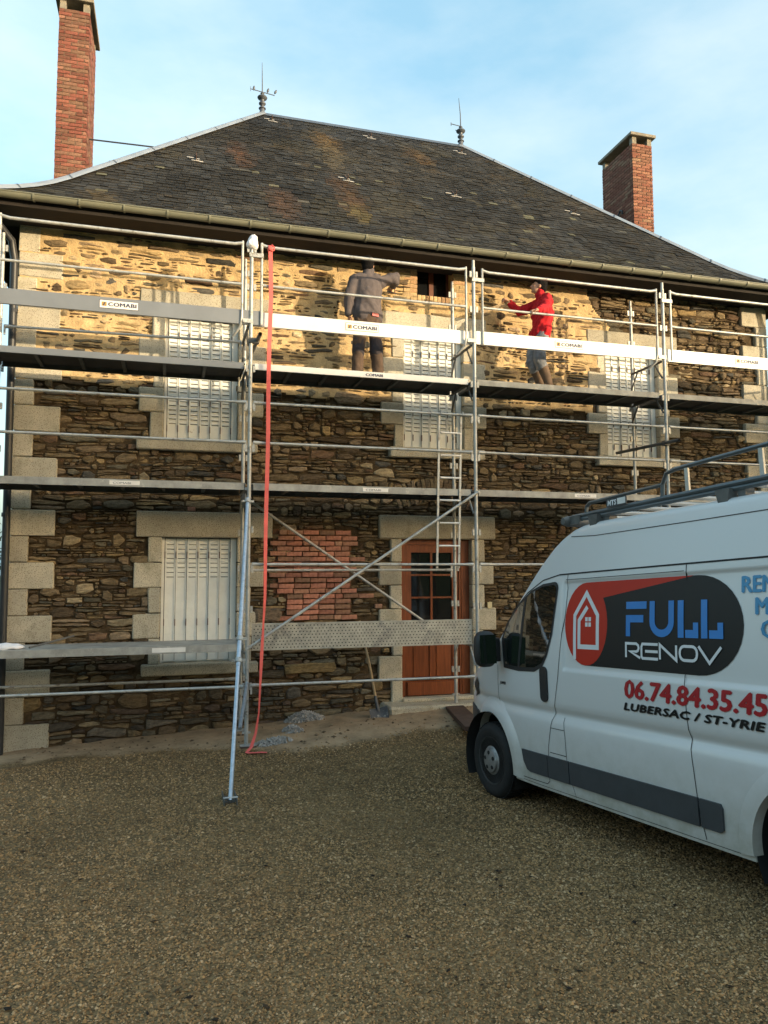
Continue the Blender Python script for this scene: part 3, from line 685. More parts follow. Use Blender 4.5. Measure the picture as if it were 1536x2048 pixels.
# slates, row by row
tf = np.linspace(0, 1, 800); zf = np.interp(tf, TT, ZZ); yf = EY+(RY-EY)*tf
sf = np.concatenate(([0], np.cumsum(np.hypot(np.diff(yf), np.diff(zf)))))
def onslope(s):
    y = np.interp(s, sf, yf); z = np.interp(s, sf, zf); t = np.interp(s, sf, tf)
    y2 = np.interp(s+.02, sf, yf); z2 = np.interp(s+.02, sf, zf); y1 = np.interp(s-.02, sf, yf); z1_ = np.interp(s-.02, sf, zf)
    n = Vector((0, -(z2-z1_), (y2-y1))).normalized(); return y, z, t, n
STAIN = [(0.80, 1.93, 0.30, (0.24,0.15,0.06)), (0.72, 1.95, 0.25, (0.21,0.16,0.085)), (0.60, 1.85, 0.20, (0.19,0.155,0.10)), (0.40, 1.83, 0.28, (0.17,0.09,0.04)), (0.30, 1.85, 0.25, (0.15,0.08,0.04)), (0.26, 1.9, 0.2, (0.2,0.16,0.06)), (0.79, 3.84, 0.25, (0.20,0.12,0.05)), (0.57, 0.14, 0.25, (0.19,0.09,0.045)), (0.12, -1.9, 0.25, (0.17,0.12,0.05)), (0.25, 0.7, 0.3, (0.14,0.08,0.05))]
def slate_col(x, t):
    k = fbm(x*0.55, t*4.0, 11.0, 4); g = fbm(x*1.7, t*11.0, 21.0, 3)
    c = np.array((0.028, 0.0255, 0.021))*(1+0.6*k)
    if g > 0.15: c = c*(1-.5)+np.array((0.040, 0.041, 0.041))*.5
    if t > 0.86: c = c*.5+np.array((0.036, 0.041, 0.049))*.5
    if fbm(x*0.9, t*5, 31.0, 3) > 0.28: c = c*.6+np.array((0.055, 0.048, 0.030))*.4
    r = random.random()
    if r < 0.006: c = np.array((0.085, 0.080, 0.066))
    elif r < 0.018 and t < 0.6: c = np.array((0.12, 0.115, 0.075))
    elif r < 0.20: c = c*random.uniform(1.1, 1.4)
    elif r < 0.36: c = c*0.78
    for (ts, xs0, rad, cc) in STAIN:
        d = math.hypot((t-ts)*4.2, (x-xs0-.5*(ts-t))*1.5)/(rad*1.8)+.35*fbm(x*2.5, t*14, 5.0, 3)
        if d < 1: w_ = .9*min(1, 1.3*(1-d))*random.uniform(.5, 1.0); c = c*(1-w_)+np.array(cc)*.56*w_
    return tuple(np.maximum(c*random.uniform(.9,1.1)*.86, 0.006))
slates = []
s = 0.0; row = 0; EXPO = 0.118
while s < sf[-1]-0.03:
    y, z, t, n = onslope(s); y2, z2, t2, n2 = onslope(min(s+0.185, sf[-1]))
    xl, xr = EXL+(RXL-EXL)*t, EXR+(RXR-EXR)*t
    x = xl-random.uniform(0, .2)
    while x < xr:
        w = random.choice((.11, .13, .15, .17, .20)); xa, xb = max(x, xl-.01)+.0025, min(x+w, xr+.01)-.0025; x += w
        if xb-xa < .03: continue
        lf = random.uniform(.012, .026); dj = random.uniform(-.008, .008); rr = random.uniform(-.006, .006); th = random.uniform(.005, .009)
        low = Vector((0, y, z)); up = Vector((0, y2, z2)); dn = (low-up).normalized(); 
        A = [Vector((xa, 0, 0))+low+dn*(dj+rr)+n*(lf-th), Vector((xb, 0, 0))+low+dn*(dj-rr)+n*(lf-th), Vector((xb, 0, 0))+up+n2*.001, Vector((xa, 0, 0))+up+n2*.001]
        B = [A[0]+n*th, A[1]+n*th, A[2]+n2*.005, A[3]+n2*.005]
        if random.random() < 0.3: k_ = random.choice((0, 1)); B[k_] -= dn*random.uniform(.005, .02); A[k_] -= dn*random.uniform(.005, .02)
        col = slate_col((xa+xb)/2, t)
        ua = [proj(p) for p in B]; ar = 0.5*abs(sum(ua[i][0]*ua[(i+1)%4][1]-ua[(i+1)%4][0]*ua[i][1] for i in range(4)))
        if not (0 < ua[0][0] < 1536): ar = 0
        slates.append((ar, A+B, col))
    s += EXPO; row += 1
slates.sort(key=lambda q_: -q_[0])
FS = [(0,3,2,1),(4,5,6,7),(0,1,5,4),(1,2,6,5),(2,3,7,6),(3,0,4,7)]
for ar, V, col in slates[:300]:
    c = sum(V, Vector())/8; mb = MB(); mb.add([p-c for p in V], FS, col); put('slate', mb.mesh('slate', M['slate']), c, roof)
mb = MB()
for ar, V, col in slates[300:]: mb.add(V, FS, col)
mb.build('roof_slates', M['slate'], roof, kind='stuff')
print('slates', len(slates))
# hips and ridge
def hip(x0, x1, m_, w, name, lift):
    P = [Vector((x0+(x1-x0)*t, fy(t), np.interp(t, TT, ZZ)+lift)) for t in np.linspace(0, 1, 25)]
    nrm = Vector(((x1-x0), (RY-EY), 0)).normalized(); sd = Vector((nrm.y, -nrm.x, 0))
    V = []; F = []
    for p in P: V += [p-sd*w+Vector((0,0,-.055)), p-sd*w*.35+Vector((0,0,.012)), p+sd*w*.35+Vector((0,0,.012)), p+sd*w+Vector((0,0,-.055))]
    for i in range(24):
        for k in range(3): F.append((4*i+k, 4*i+k+1, 4*i+4+k+1, 4*i+4+k))
    o = MB().add(V, F).build(name, m_, roof, smooth=40)
    for i in range(3, 24, 3):
        j = MB()
        p = P[i]; d = (P[i]-P[i-1]).normalized()
        j2 = [Vector(v)+Vector((0,0,.006)) for v in V[4*i:4*i+4]]; j3 = [v+d*.03 for v in j2]
        j.add(j2+j3, [(k, k+1, 5+k, 4+k) for k in range(3)])
        j.build('hip_joint', M['lead'], o)
hip(EXL, RXL, M['zinc'], 0.105, 'hip_flashing', 0.05); hip(EXR, RXR, M['zinc'], 0.085, 'hip_flashing', 0.045)
MB().add([(RXL-.05, RY-.13, 10.36), (RXL-.05, RY, 10.49), (RXL-.05, RY+.13, 10.36), (RXR+.05, RY-.13, 10.36), (RXR+.05, RY, 10.49), (RXR+.05, RY+.13, 10.36)], [(0,3,4,1),(1,4,5,2)]).build('ridge_cap', M['lead'], roof)
# iron roof hooks with their pale lead slips
for t, x in ((.479,-.65),(.932,.90),(.490,1.92),(.918,2.96),(.489,3.93),(.912,4.99),(.484,6.34)):
    sl_ = np.interp(t, tf, sf); e = empty('roof_hook', (x, fy(t), np.interp(t, TT, ZZ)), parent=roof)
    mbp = MB()
    for (dx, ds, w) in ((-.06, .09, .14), (.05, .06, .10), (.02, -.04, .16), (.11, -.06, .09)):
        y, z, t_, n = onslope(sl_+ds); c = Vector((x+dx, y, z))+n*.024; dn = Vector((0, n.z, -n.y))
        mbp.obox(c, (1, 0, 0), dn, n, w/2*.8, .019, .002)
    mbp.build('lead_slip', M['slip'], e)
    y, z, t_, n = onslope(sl_); c = Vector((x+.03, y, z)); dn = Vector((0, n.z, -n.y))
    MB().tube([c+dn*.22+n*.03, c+dn*.05+n*.035, c-dn*.05+n*.06, c-dn*.06+n*.11, c-dn*.0+n*.12], .011, 6).build('hook', M['darkwood'], e)
# finials
def finial(x, vane):
    e = empty('finial', (x, RY, 10.4), parent=roof); g = .46; Z = lambda z: 10.36+z*g
    MB().lathe((x, RY, 10.36), (0,0,1), [(r*.62, h*g) for r, h in [(.135,0),(.10,.10),(.085,.36),(.082,.42),(.12,.44),(.12,.47),(.07,.50),(.05,.55),(.065,.60),(.115,.66),(.12,.70),(.09,.75),(.06,.79),(.07,.86),(.15,.92),(.17,.97),(.15,1.01),(.07,1.04),(.05,1.12),(.07,1.17),(.05,1.2)]], 16).build('post', M['lead'], e, smooth=35)
    MB().tube([(x, RY, Z(1.15)), (x-.005, RY, 11.2), (x-.012 if vane else x-.04, RY, 11.58)], [.014,.011,.005], 6).build('spike', M['lead'], e)
    za = Z(1.22)
    if vane:
        MB().tube([(x-.25, RY-.03, za+.02), (x+.26, RY+.03, za)], .009, 6).tube([(x-.25, RY-.03, za-.03), (x-.25, RY-.03, za+.07)], .005, 6).build('arm', M['lead'], e)
        for dx, tl in ((-.18, .1), (.10, .5), (.25, .9)): MB().lathe((x+dx, RY, za+.01), (math.sin(tl)*.6, 0, 1), [(.003,0),(.02,.025),(.026,.055),(.018,.09),(.003,.115)], 8).build('bird', M['lead'], e, smooth=60)
    else:
        MB().tube([(x, RY, za), (x-.23, RY, za+.02)], .009, 6).tube([(x-.23, RY, za-.02), (x-.23, RY, za+.05)], .009, 6).tube([(x-.05, RY, za-.12), (x-.13, RY, za-.11)], .008, 6).build('arm', M['lead'], e)
finial(RXL, True); finial(RXR, False)
# gutter
gu = MB(); V = []; n = 9
for x in (EXL-.08, EXR+.08):
    for k in range(n): a = math.pi*(1+k/(n-1)); V.append((x, EY-.045+.060*math.cos(a), 5.492+.060*math.sin(a)))
gu.add(V, [(k, n+k, n+k+1, k+1) for k in range(n-1)]+[tuple(range(n)), tuple(range(2*n-1, n-1, -1))])
gu.tube([(EXL-.08, EY-.105, 5.494), (EXR+.08, EY-.105, 5.494)], .009, 8)
gutter = gu.build('gutter', M['gutter'], house, smooth=50)
me_j = None
x = EXL+.38
while x < EXR:
    if me_j is None:
        V = []
        for dx in (-.012, .012):
            for k in range(n): a = math.pi*(1+k/(n-1)); V.append((dx, .072*math.cos(a), .072*math.sin(a)))
        me_j = MB().add(V, [(k, n+k, n+k+1, k+1) for k in range(n-1)]).mesh('gutter_bracket', M['gutter'])
    put('gutter_bracket', me_j, (x, EY-.045, 5.492), gutter); x += 0.523
# downpipes
MB().tube([(-3.28, .42, 5.44), (-3.26, .5, 5.30), (-3.05, .75, 5.24), (-2.93, .93, 5.12), (-2.90, .98, 4.9), (-2.885, .985, 2), (-2.87, .985, -1.33)], .046, 12).build('downpipe', M['pipe'], house, smooth=60)
for z in (4.2, 1.6, -.2): MB().lathe((-2.89, .985, z), (0,0,1), [(.052,0),(.054,.02),(.052,.05)], 12).build('pipe_collar', M['pipe'], house)
MB().tube([(9.35, .42, 5.44), (9.33, .5, 5.2), (9.1, .75, 5.12), (8.98, .93, 4.98), (8.96, .98, 4.7), (8.95, .985, -1)], .045, 12).build('downpipe', M['zinc'], house, smooth=60)
# chimneys
def chimney(x0, x1, y0, y1, z0, z1, base, label, cap_h=.16, seen=(0, 1)):
    ch = MB().box(x0+.012, x1-.012, y0+.012, y1-.012, z0, z1).build('chimney', M['chimneymortar'], house); ch['label'] = label
    fv = brick_variants(.215, .10, .055, base, 8, .22); hv = brick_variants(.10, .10, .055, base, 5, .22)
    z = z1-.03; row = 0; PB = .0685
    while z > seen[0]:
        def course(a, b_, fix, alongx):
            p = a; first = row % 2 == 0
            while p < b_-.02:
                rem = b_-p
                if first or rem < .16: me, l = random.choice(hv), .10; 
                else: me, l = random.choice(fv), .215
                first = False
                l2 = min(l, rem); c = p+l2/2
                loc = (c, fix+.05+random.uniform(-.004,.004), z) if alongx else (fix, c, z)
                o = put('brick', me, loc, ch, 0 if alongx else math.pi/2); o.scale = (max(.2, (l2-.004)/l), 1, 1)
                p += l+.012
        course(x0, x1, y0, True)
        if seen[1] == 'left': course(y0+.11, y1, x0+.05, False)
        else: course(y0+.11, y1, x1-.05, False)
        z -= PB; row += 1
    for px in (x0, x1-.12):
        for py in (y0, y1-.12): MB().box(px+.01, px+.115, py+.005, py+.115, z1, z1+cap_h).build('cap_pier', M['concrete'], ch)
    MB().box(x0+.13, x1-.13, y0+.14, y1-.14, z1-.05, z1+.01).build('flue', M['gap'], ch)
    link('cap', bevelled(MB().box(x0-.07, x1+.07, y0-.07, y1+.07, z1+cap_h, z1+cap_h+.07).mesh('cap', M['concrete']), .008), ch)
    return ch
chL = chimney(-3.005, -2.49, 4.6, 5.8, 5.6, 11.02, (0.20,0.078,0.058), 'tall brick chimney rising past the top edge at the left', seen=(7.55, 'right'))
chR = chimney(8.77, 9.275, 4.6, 5.8, 5.6, 10.36, (0.215,0.092,0.065), 'brick chimney with a flat stone cap at the right', seen=(7.8, 'left'))
MB().tube([(-2.49, 5.0, 8.86), (-.2, 5.5, 9.2)], .014, 6).build('stay_rod', M['pipe'], house)
MB().tube([(8.76, 5.15, 8.75), (8.74, 5.15, 8.95), (8.73, 5.05, 9.02), (8.73, 4.98, 8.97), (8.73, 4.98, 8.9)], .018, 6).build('anchor_hook', M['pipe'], chR)

# ------------------------------------------------------------------ scaffolding
sc = empty('scaffolding', (3.0, 0.4, -1.15), 'galvanised tube scaffolding with guard rails, toe boards and decks along the house front', 'scaffolding')
ST = M['steel']
XS = (-3.0, 0.0, 3.0, 6.0, 9.0)
RT = 0.0245
def text_mesh(txt, size, bold=0.0, shear=0.0, spacing=1.0, res=3):
    cu = bpy.data.curves.new('t', 'FONT'); cu.body = txt; cu.size = size; cu.offset = bold; cu.shear = shear; cu.space_character = spacing; cu.resolution_u = res; cu.fill_mode = 'FRONT'
    o = bpy.data.objects.new('t', cu); COL.objects.link(o); me = evaluated(o, 'lettering'); bpy.data.objects.remove(o); bpy.data.curves.remove(cu)
    return me
def flat_text(name, txt, x, y, z, size, m, parent, width=None, bold=0.0, spacing=1.0, rx=math.pi/2):
    o = None
    for i_, (dx, dz) in enumerate(((0, 0), (bold, 0), (-bold, 0), (0, bold*.5)) if bold else ((0, 0),)):
        me = text_mesh(txt, size, 0, 0, spacing); v = np.array([p.co[:] for p in me.vertices])
        k = 1.0 if width is None else width/(v[:, 0].max()-v[:, 0].min())
        for p in me.vertices: p.co = Vector(((p.co.x-v[:, 0].min())*k, 0, p.co.y))
        me.materials.clear(); me.materials.append(m)
        q_ = put(name, me, (x+dx, y-.0003*i_, z+dz), parent); o = o or q_
    return o
CUP = MB().box(-.014, .014, -.014, .014, -.04, .04).mesh('coupling_cup', ST)
for i, x in enumerate(XS):
    for y in (0.0, 0.8):
        gz = ground_base(x, y)
        top = 5.153 if not (i == 1 and y == 0) else 5.02
        m = MB().tube([(x, y, gz+0.02), (x, y, top-.1)], RT, 12).tube([(x, y, top-.1), (x, y, top)], RT*.82, 12)
        s_ = m.build('standard', ST, sc, smooth=40)
        MB().box(x-.075, x+.075, y-.075, y+.075, gz-.0+.012, gz+.02).tube([(x, y, gz+.02), (x, y, gz+.16)], .017, 8).box(x-.05, x+.05, y-.012, y+.012, gz+.15, gz+.175).build('base_jack', ST, s_)
        for z in (-.47, .45, .95, 1.42, 2.42, 2.95, 3.42, 4.46, 4.95):      # pressed cups the ledgers hook into
            if z < gz+.3: continue
            for dx in (-.044, .044): put('coupling_cup', CUP, (x+dx, y, z+.005), s_)
    # frame transoms front to rear
    for z, mm_ in ((4.0-.03, 'steeldark'), (3.46, 'steeldark'), (1.93, 'steel'), (-.07, 'steel')):
        MB().tube([(x-.03, .03, z), (x-.03, .77, z)], .019, 8).tube([(x-.03, .62, z-.02), (x-.03, .785, z-.25)], .013, 6).tube([(x-.03, .18, z-.02), (x-.03, .015, z-.25)], .013, 6).build('transom', M[mm_], sc, smooth=40)
def ledger(a, b_, name='guard_rail', r=.0175, lug=True, m=ST):
    """tube with flattened ends and the hooked lug that drops into the cup"""
    a, b_ = Vector(a), Vector(b_); d = (b_-a).normalized(); mb = MB()
    mb.tube([a+d*.05, a+d*.10, a+d*.16, b_-d*.16, b_-d*.10, b_-d*.05], [.026, .024, r, r, .024, .026], 10)
    if lug:
        for p, s_ in ((a, 1), (b_, -1)):
            c = p+d*.052*s_; mb.box(c.x-.011, c.x+.011, c.y-.013, c.y+.013, c.z-.105, c.z+.02)
    return mb.build(name, m, sc, smooth=50)
for i in range(4):
    xa, xb = XS[i], XS[i+1]
    for z in (3.0, 2.5): ledger((xa, 0, z+.0), (xb, 0, z))
    if i != 0: ledger((xa, 0, 1.0), (xb, 0, 1.0))
    ledger((xa, 0, -.455), (xb, 0, -.465))
    if i == 0: ledger((xa, .8, -.47), (xb, .8, -.48)); ledger((xa, .8, 3.96), (xb, .8, 4.0))
    if i == 1: ledger((xa, .8, 0.93), (xb, .8, 0.93))
    # guard rail frame of the top lift
    m = MB(); x1_, x2_ = xa+.125, xb-.115
    m.tube([(x1_, -.01, 5.02), (x1_+.10, -.01, 5.0), (x2_-.10, -.01, 5.0), (x2_, -.01, 5.02)], [.021, .0195, .0195, .021], 10)
    m.tube([(x1_, -.012, 4.50), (x1_+.08, -.012, 4.495), (x2_-.08, -.012, 4.49), (x2_, -.012, 4.49)], [.02, .0165, .0165, .02], 10)
    m.tube([(x1_, -.012, 5.045), (x1_, -.012, 3.99)], .0165, 8)
    m.tube([(x2_, -.012, 5.045), (x2_, -.012, 4.06), (x2_-.02, .0, 3.95), (x2_-.09, .10, 3.86)], .0165, 8)
    gf = m.build('guard_rail_frame', ST, sc, smooth=45)
    MB().box(xa-.03, x1_+.02, -.035, -.004, 4.85, 4.90).build('frame_clip', ST, gf); MB().box(x2_+.01, xb+.02, -.03, .012, 4.0, 4.05).build('frame_clip', ST, gf)
    # toe board
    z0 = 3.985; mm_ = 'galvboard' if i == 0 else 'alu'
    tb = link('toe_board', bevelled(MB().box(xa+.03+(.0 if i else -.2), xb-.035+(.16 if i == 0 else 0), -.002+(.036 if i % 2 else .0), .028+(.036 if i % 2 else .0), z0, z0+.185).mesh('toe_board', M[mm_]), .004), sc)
    yb = -.002+(.036 if i % 2 else .0)
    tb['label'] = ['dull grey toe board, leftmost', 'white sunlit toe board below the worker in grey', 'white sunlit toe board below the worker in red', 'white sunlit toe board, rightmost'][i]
    sx = (-1.78, 1.22, 4.22, 7.28)[i]; sw = .44
    MB().box(sx, sx+sw, yb-.004, yb-.001, z0+.05, z0+.15).build('label_plate', M['sticker'], tb)
    fr = MB(); e_ = .004
    for (a0, a1, b0, b1) in ((sx, sx+sw, z0+.05, z0+.05+e_), (sx, sx+sw, z0+.15-e_, z0+.15), (sx, sx+e_, z0+.05, z0+.15), (sx+sw-e_, sx+sw, z0+.05, z0+.15)): fr.box(a0, a1, yb-.0055, yb-.0042, b0, b1)
    fr.build('label_border', M['stickerink'], tb)
    MB().box(sx+.025, sx+.08, yb-.0055, yb-.0042, z0+.075, z0+.125).build('label_emblem', M['stickergold'], tb)
    MB().prism([(sx+.035, z0+.078), (sx+.05, z0+.078), (sx+.068, z0+.122), (sx+.056, z0+.122)], yb-.0066, yb-.0056).build('label_emblem', M['stickerink'], tb)
    flat_text('label_lettering', 'COMABI', sx+.10, yb-.0058, z0+.077, .066, M['stickerink'], tb, width=.315, bold=.004, spacing=1.08)
# decks
def deck(xa, xb, z, y0, y1, m_side, name='deck', h=.075, under='rib', label=None):
    top = MB().box(xa, xb, y0+.006, y1-.006, z-.012, z).build(name, M['deck' if m_side != 'alu' else 'alu'], sc)
    if label: top['label'] = label
    MB().box(xa+.02, xb-.02, y0, y0+.006, z-h, z+.002).box(xa+.02, xb-.02, y0+.006, y0+.03, z-h, z-h+.005).build('deck_edge', M[m_side], top)
    MB().box(xa+.02, xb-.02, y1-.006, y1, z-h, z+.002).box(xa+.02, xb-.02, y1-.03, y1-.006, z-h, z-h+.005).build('deck_edge', M['steeldark'], top)
    MB().box(xa+.03, xb-.03, y0+.03, y1-.03, z-.024, z-.0125).build('deck_underside', M['deckply'], top)
    for k in range(1, 6):
        xx = xa+(xb-xa)*k/6; MB().box(xx-.02, xx+.02, y0+.031, y1-.031, z-.060, z-.0245).build('deck_rib', M['steeldark'], top)
    for xx in (xa, xb):
        sgn = 1 if xx == xa else -1
        MB().box(xx-.005, xx+.02*sgn+.005, y0+.04, y1-.04, z-h+.01, z-.013).build('deck_end', M['steeldark'], top)
    return top
dl = ['upper deck at the left', 'upper deck under the worker in grey', 'upper deck under the worker in red', 'upper deck at the right']
for i in range(4):
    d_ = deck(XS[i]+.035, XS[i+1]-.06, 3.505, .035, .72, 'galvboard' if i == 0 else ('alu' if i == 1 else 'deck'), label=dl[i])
    if i == 1: flat_text('deck_lettering', 'COMABI', 1.49, .0335, 3.437+.012, .048, M['stickerink'], d_, width=.23, bold=.003)
    d2 = deck(XS[i]+.035, XS[i+1]-.035, 2.0, .035, .76, 'deck', h=.085)
    MB().box((-1.62, 1.45, 4.5, 7.5)[i], (-1.62, 1.45, 4.5, 7.5)[i]+.34, .0315, .0345, 1.935, 1.985).build('label_plate', M['sticker'], d2)
    flat_text('label_lettering', 'COMABI', (-1.62, 1.45, 4.5, 7.5)[i]+.04, .0305, 1.945, .034, M['stickerink'], d2, width=.2)
d3 = deck(-2.97, -.035, .035, .035, .76, 'deck', h=.085, label='lowest deck, left of the red strap')
MB().box(-1.1, -.72, .0315, .0345, -.035, .02).build('label_plate', M['sticker'], d3)
# braces
MB().tube([(-.01, -.035, -.02), (3.02, -.035, 1.965)], .0185, 10).tube([(-.01, -.005, -.02), (-.01, -.06, -.02)], .016, 8).tube([(3.02, -.005, 1.965), (3.02, -.06, 1.965)], .016, 8).build('diagonal_brace', ST, sc, smooth=45)
MB().tube([(.03, .835, 1.9), (3.0, .835, -.1)], .0185, 10).build('diagonal_brace', ST, sc, smooth=45)
# tie tubes into the window reveals
MB().tube([(5.965, -.32, 2.75), (5.90, 1.12, 2.78)], .0245, 12, caps=False).tube([(5.965, -.32, 2.75), (5.90, 1.12, 2.78)], .020, 12, caps=False).build('tie_tube', M['steeldark'], sc, smooth=45)
MB().tube([(.085, -.28, 3.79), (.055, .72, 3.76)], .0245, 12, caps=False).tube([(.085, -.28, 3.79), (.055, .72, 3.76)], .020, 12, caps=False).build('tie_tube', M['steeldark'], sc, smooth=45)
MB().box(-.03, .10, -.05, .03, 3.75, 3.81).build('clamp', M['steeldark'], sc); MB().box(5.93, 6.02, -.05, .03, 2.72, 2.79).build('clamp', M['steeldark'], sc)
# raking stabiliser with couplers and shoe
ra, rb = Vector((-.02, -.065, 1.80)), Vector((-.338, -1.95, ground_z(-.338, -1.95)+.03))
rd = (rb-ra).normalized()
mid_ = ra+(rb-ra)*.62
rk = MB().tube([ra, mid_], .0245, 12).tube([mid_-rd*.12, rb], .0205, 12).build('raking_tube', M['steelnew'], sc, smooth=45)
for t in (.012, .53, .60):
    c = ra+(rb-ra)*t; MB().lathe(c-rd*.025, rd, [(.034,0),(.036,.01),(.036,.04),(.034,.05)], 12).box(c.x-.075, c.x+.075, c.y-.012, c.y+.012, c.z-.012, c.z+.012).build('coupler', M['steel'], rk)
g0 = rb.z-.03
MB().box(rb.x-.062, rb.x-.054, rb.y-.08, rb.y+.26, g0+.0, g0+.055).box(rb.x+.054, rb.x+.062, rb.y-.08, rb.y+.26, g0, g0+.055).box(rb.x-.054, rb.x+.054, rb.y+.02, rb.y+.24, g0-.004, g0+.008).build('shoe', M['steeldark'], rk)
MB().tube([rb+Vector((-.066,0,.025)), rb+Vector((.07,0,.025))], .009, 8).build('shoe_pin', M['steel'], rk)
# brace from rake to the standard foot
MB().tube([(0, -.02, -.42), (-.16, -.9, -.78)], .02, 10).build('rake_stay', M['steelnew'], sc, smooth=45)
# timber sole boards
for (x, y, w, d_, rz, m_) in ((.01, .0, .19, .26, .05, 'darkwood'),):
    MB().obox((x, y, ground_base(x, y)-.005), (math.cos(rz), math.sin(rz), 0), (-math.sin(rz), math.cos(rz), 0), (0,0,1), w/2, d_/2, .018).build('sole_board', M[m_], sc)
sb_ = MB().obox((2.82, .12, ground_base(2.9, .1)+.035), (.19, 1, 0), (1, -.19, 0), (0,0,1), .85, .13, .028).build('sole_plank', M['darkwood']); tag(sb_, 'dark wet plank under the scaffold foot in front of the door', 'plank')
# perforated deck board stood on edge across the bay
pm = MB(); px0, px1, pz0, pz1 = .06, 2.95, -.05, .275; py = .075
pd = empty('perforated_deck', (1.5, .1, -.05), 'mortar-splashed perforated steel deck board standing on edge before the door', 'deck board')
pm.box(px0, px1, py, py+.004, pz0, pz1).box(px0, px1, py+.004, py+.06, pz1-.004, pz1).box(px0, px1, py+.004, py+.06, pz0, pz0+.004)
pm.build('plate', M['perf'], pd)
hm = MB(); nr = 8
for r_ in range(nr):
    z = pz0+.03+r_*(pz1-pz0-.06)/(nr-1); xx = px0+.03+(.022 if r_ % 2 else 0)
    while xx < px1-.02:
        hm.lathe((xx, py-.0025, z), (0,1,0), [(.0075,0),(.0085,.002)], 6); xx += .045
hm.build('punched_holes', M['gap'], pd, kind='stuff')

# ------------------------------------------------------------------ loose things on and by the scaffold
lad = empty('ladder', (2.63, .02, .95), 'aluminium access ladder hooked on the rail in front of the door', 'ladder')
for xx, dx in ((2.50, -.05), (2.81, -.055)): MB().obox((xx+dx/2, .026, 1.985), (1,0,0), (0,1,0), (-dx*.5/1.03, 0, 1), .0135, .010, 1.035).build('stile', M['steel'], lad)
for k in range(7):
    z = 1.244+(k-.0)*.3015; fx = -.027*(1-(z-.95)/2.07*2)
    if z > 2.99: continue
    MB().tube([(2.49+fx+.012, .026, z), (2.80+fx-.012, .026, z)], .0135, 8).build('rung', M['alu'], lad, smooth=45)
for xx in (2.505, 2.815): MB().tube([(xx, .026, 3.0), (xx, .026, 3.03), (xx, .005, 3.04), (xx, -.03, 3.03), (xx, -.035, 2.99)], .008, 6).build('hook', M['steel'], lad)
# red strap
def ribbon(pts, w, th=.0016):
    V = []; F = []; n = len(pts)
    for p, wd in pts:
        p = Vector(p); wd = Vector(wd).normalized()*w/2
        t = Vector((0, -th, 0)); V += [p-wd, p+wd, p+wd+t, p-wd+t]
    for i in range(n-1):
        for k in range(4): F.append((4*i+k, 4*i+(k+1) % 4, 4*i+4+(k+1) % 4, 4*i+4+k))
    F += [(3, 2, 1, 0), (4*n-4, 4*n-3, 4*n-2, 4*n-1)]
    return V, F
sp = []
gs_ = ground_z(.0, -.3)
key = [(.228, -.035, 5.02, 0), (.226, -.05, 4.98, 0), (.236, -.052, 4.3, .05), (.218, -.055, 3.03, .1), (.209, -.06, 1.79, .25), (.195, -.07, .60, .75), (.180, -.075, .30, 1.0), (.165, -.08, -.10, .55), (.155, -.10, -.40, .9), (.135, -.14, -.75, 1.1), (.09, -.2, -.98, .8), (.03, -.28, -1.12, .5), (-.02, -.33, gs_+.025, .2)]
for i in range(len(key)-1):
    a, b_ = key[i], key[i+1]; n = max(2, int(abs(a[2]-b_[2])/.06))
    for k in range(n):
        t = k/n; x, y, z, an = (a[j]*(1-t)+b_[j]*t for j in range(4)); wob = .004*math.sin(z*3.1)
        sp.append(((x+wob, y, z), (math.cos(an), math.sin(an), 0)))
sp.append(((-.02, -.33, gs_+.02), (1, .3, .2)))
sp += [((-.01, -.36, gs_+.018), (.3, 1, .1)), ((.06, -.37, gs_+.016), (.1, 1, 0)), ((.13, -.385, gs_+.02), (.1, 1, .1)), ((.20, -.40, gs_+.016), (.15, 1, 0))]
V, F = ribbon(sp, .052)
so = MB().add(V, F).build('strap', M['strap']); tag(so, 'long red webbing strap hanging from the top guard rail to the gravel', 'strap')
MB().lathe((.228, -.055, 4.97), (0,1,0), [(.02,-.02),(.035,-.01),(.035,.05),(.02,.06)], 10).tube([(.24, -.055, 5.02), (.275, -.06, 4.99), (.27, -.06, 4.95), (.245, -.06, 4.94)], .009, 6).build('knot', M['strap'], so, smooth=60)
# white rag on the standard
bm = bmesh.new(); bmesh.ops.create_icosphere(bm, subdivisions=3, radius=1)
for v in bm.verts:
    p = v.co; k = 1+.16*fbm(p.x*2.1, p.y*2.1, p.z*2.1, 3)
    t = (p.z+1)/2; r = np.interp(t, [0, .25, .6, .85, 1], [.062, .075, .06, .045, .03])
    l = math.hypot(p.x, p.y) or 1
    v.co = Vector((p.x/l*r*min(1, l*1.6)*k, p.y/l*r*min(1, l*1.6)*k, (p.z*.105+.02*max(0, p.z)*fbm(p.x*3, p.y*3))*1.0))
    if p.z < -.5: v.co.z += .03*fbm(p.x*4, p.y*4, 3.0)
me = bpy.data.meshes.new('white_rag'); bm.to_mesh(me); bm.free(); me.materials.append(M['cloth'])
ro = put('white_rag', me, (.012, 0, 5.05), None, 0.4, .15); tag(ro, 'white rag tied over the top of a scaffold standard', 'rag')
# rag and rod on the lowest deck at the left edge
bm = bmesh.new(); bmesh.ops.create_icosphere(bm, subdivisions=3, radius=1)
for v in bm.verts: p = v.co.copy(); v.co = Vector((p.x*.22, p.y*.12, max(-.2, p.z)*.05+.012*fbm(p.x*3, p.y*3, p.z*3)))
me = bpy.data.meshes.new('crumpled_cloth'); bm.to_mesh(me); bm.free(); me.materials.append(M['cloth'])
ro = put('crumpled_cloth', me, (-2.72, .25, .052), None); tag(ro, 'crumpled white cloth lying on the lowest deck at the left edge', 'cloth')
ro = MB().tube([(-2.45, .2, .05), (-2.02, .6, .14)], .012, 8).build('iron_bar', M['steeldark']); tag(ro, 'thin iron bar lying on the lowest deck beside the crumpled cloth', 'bar')
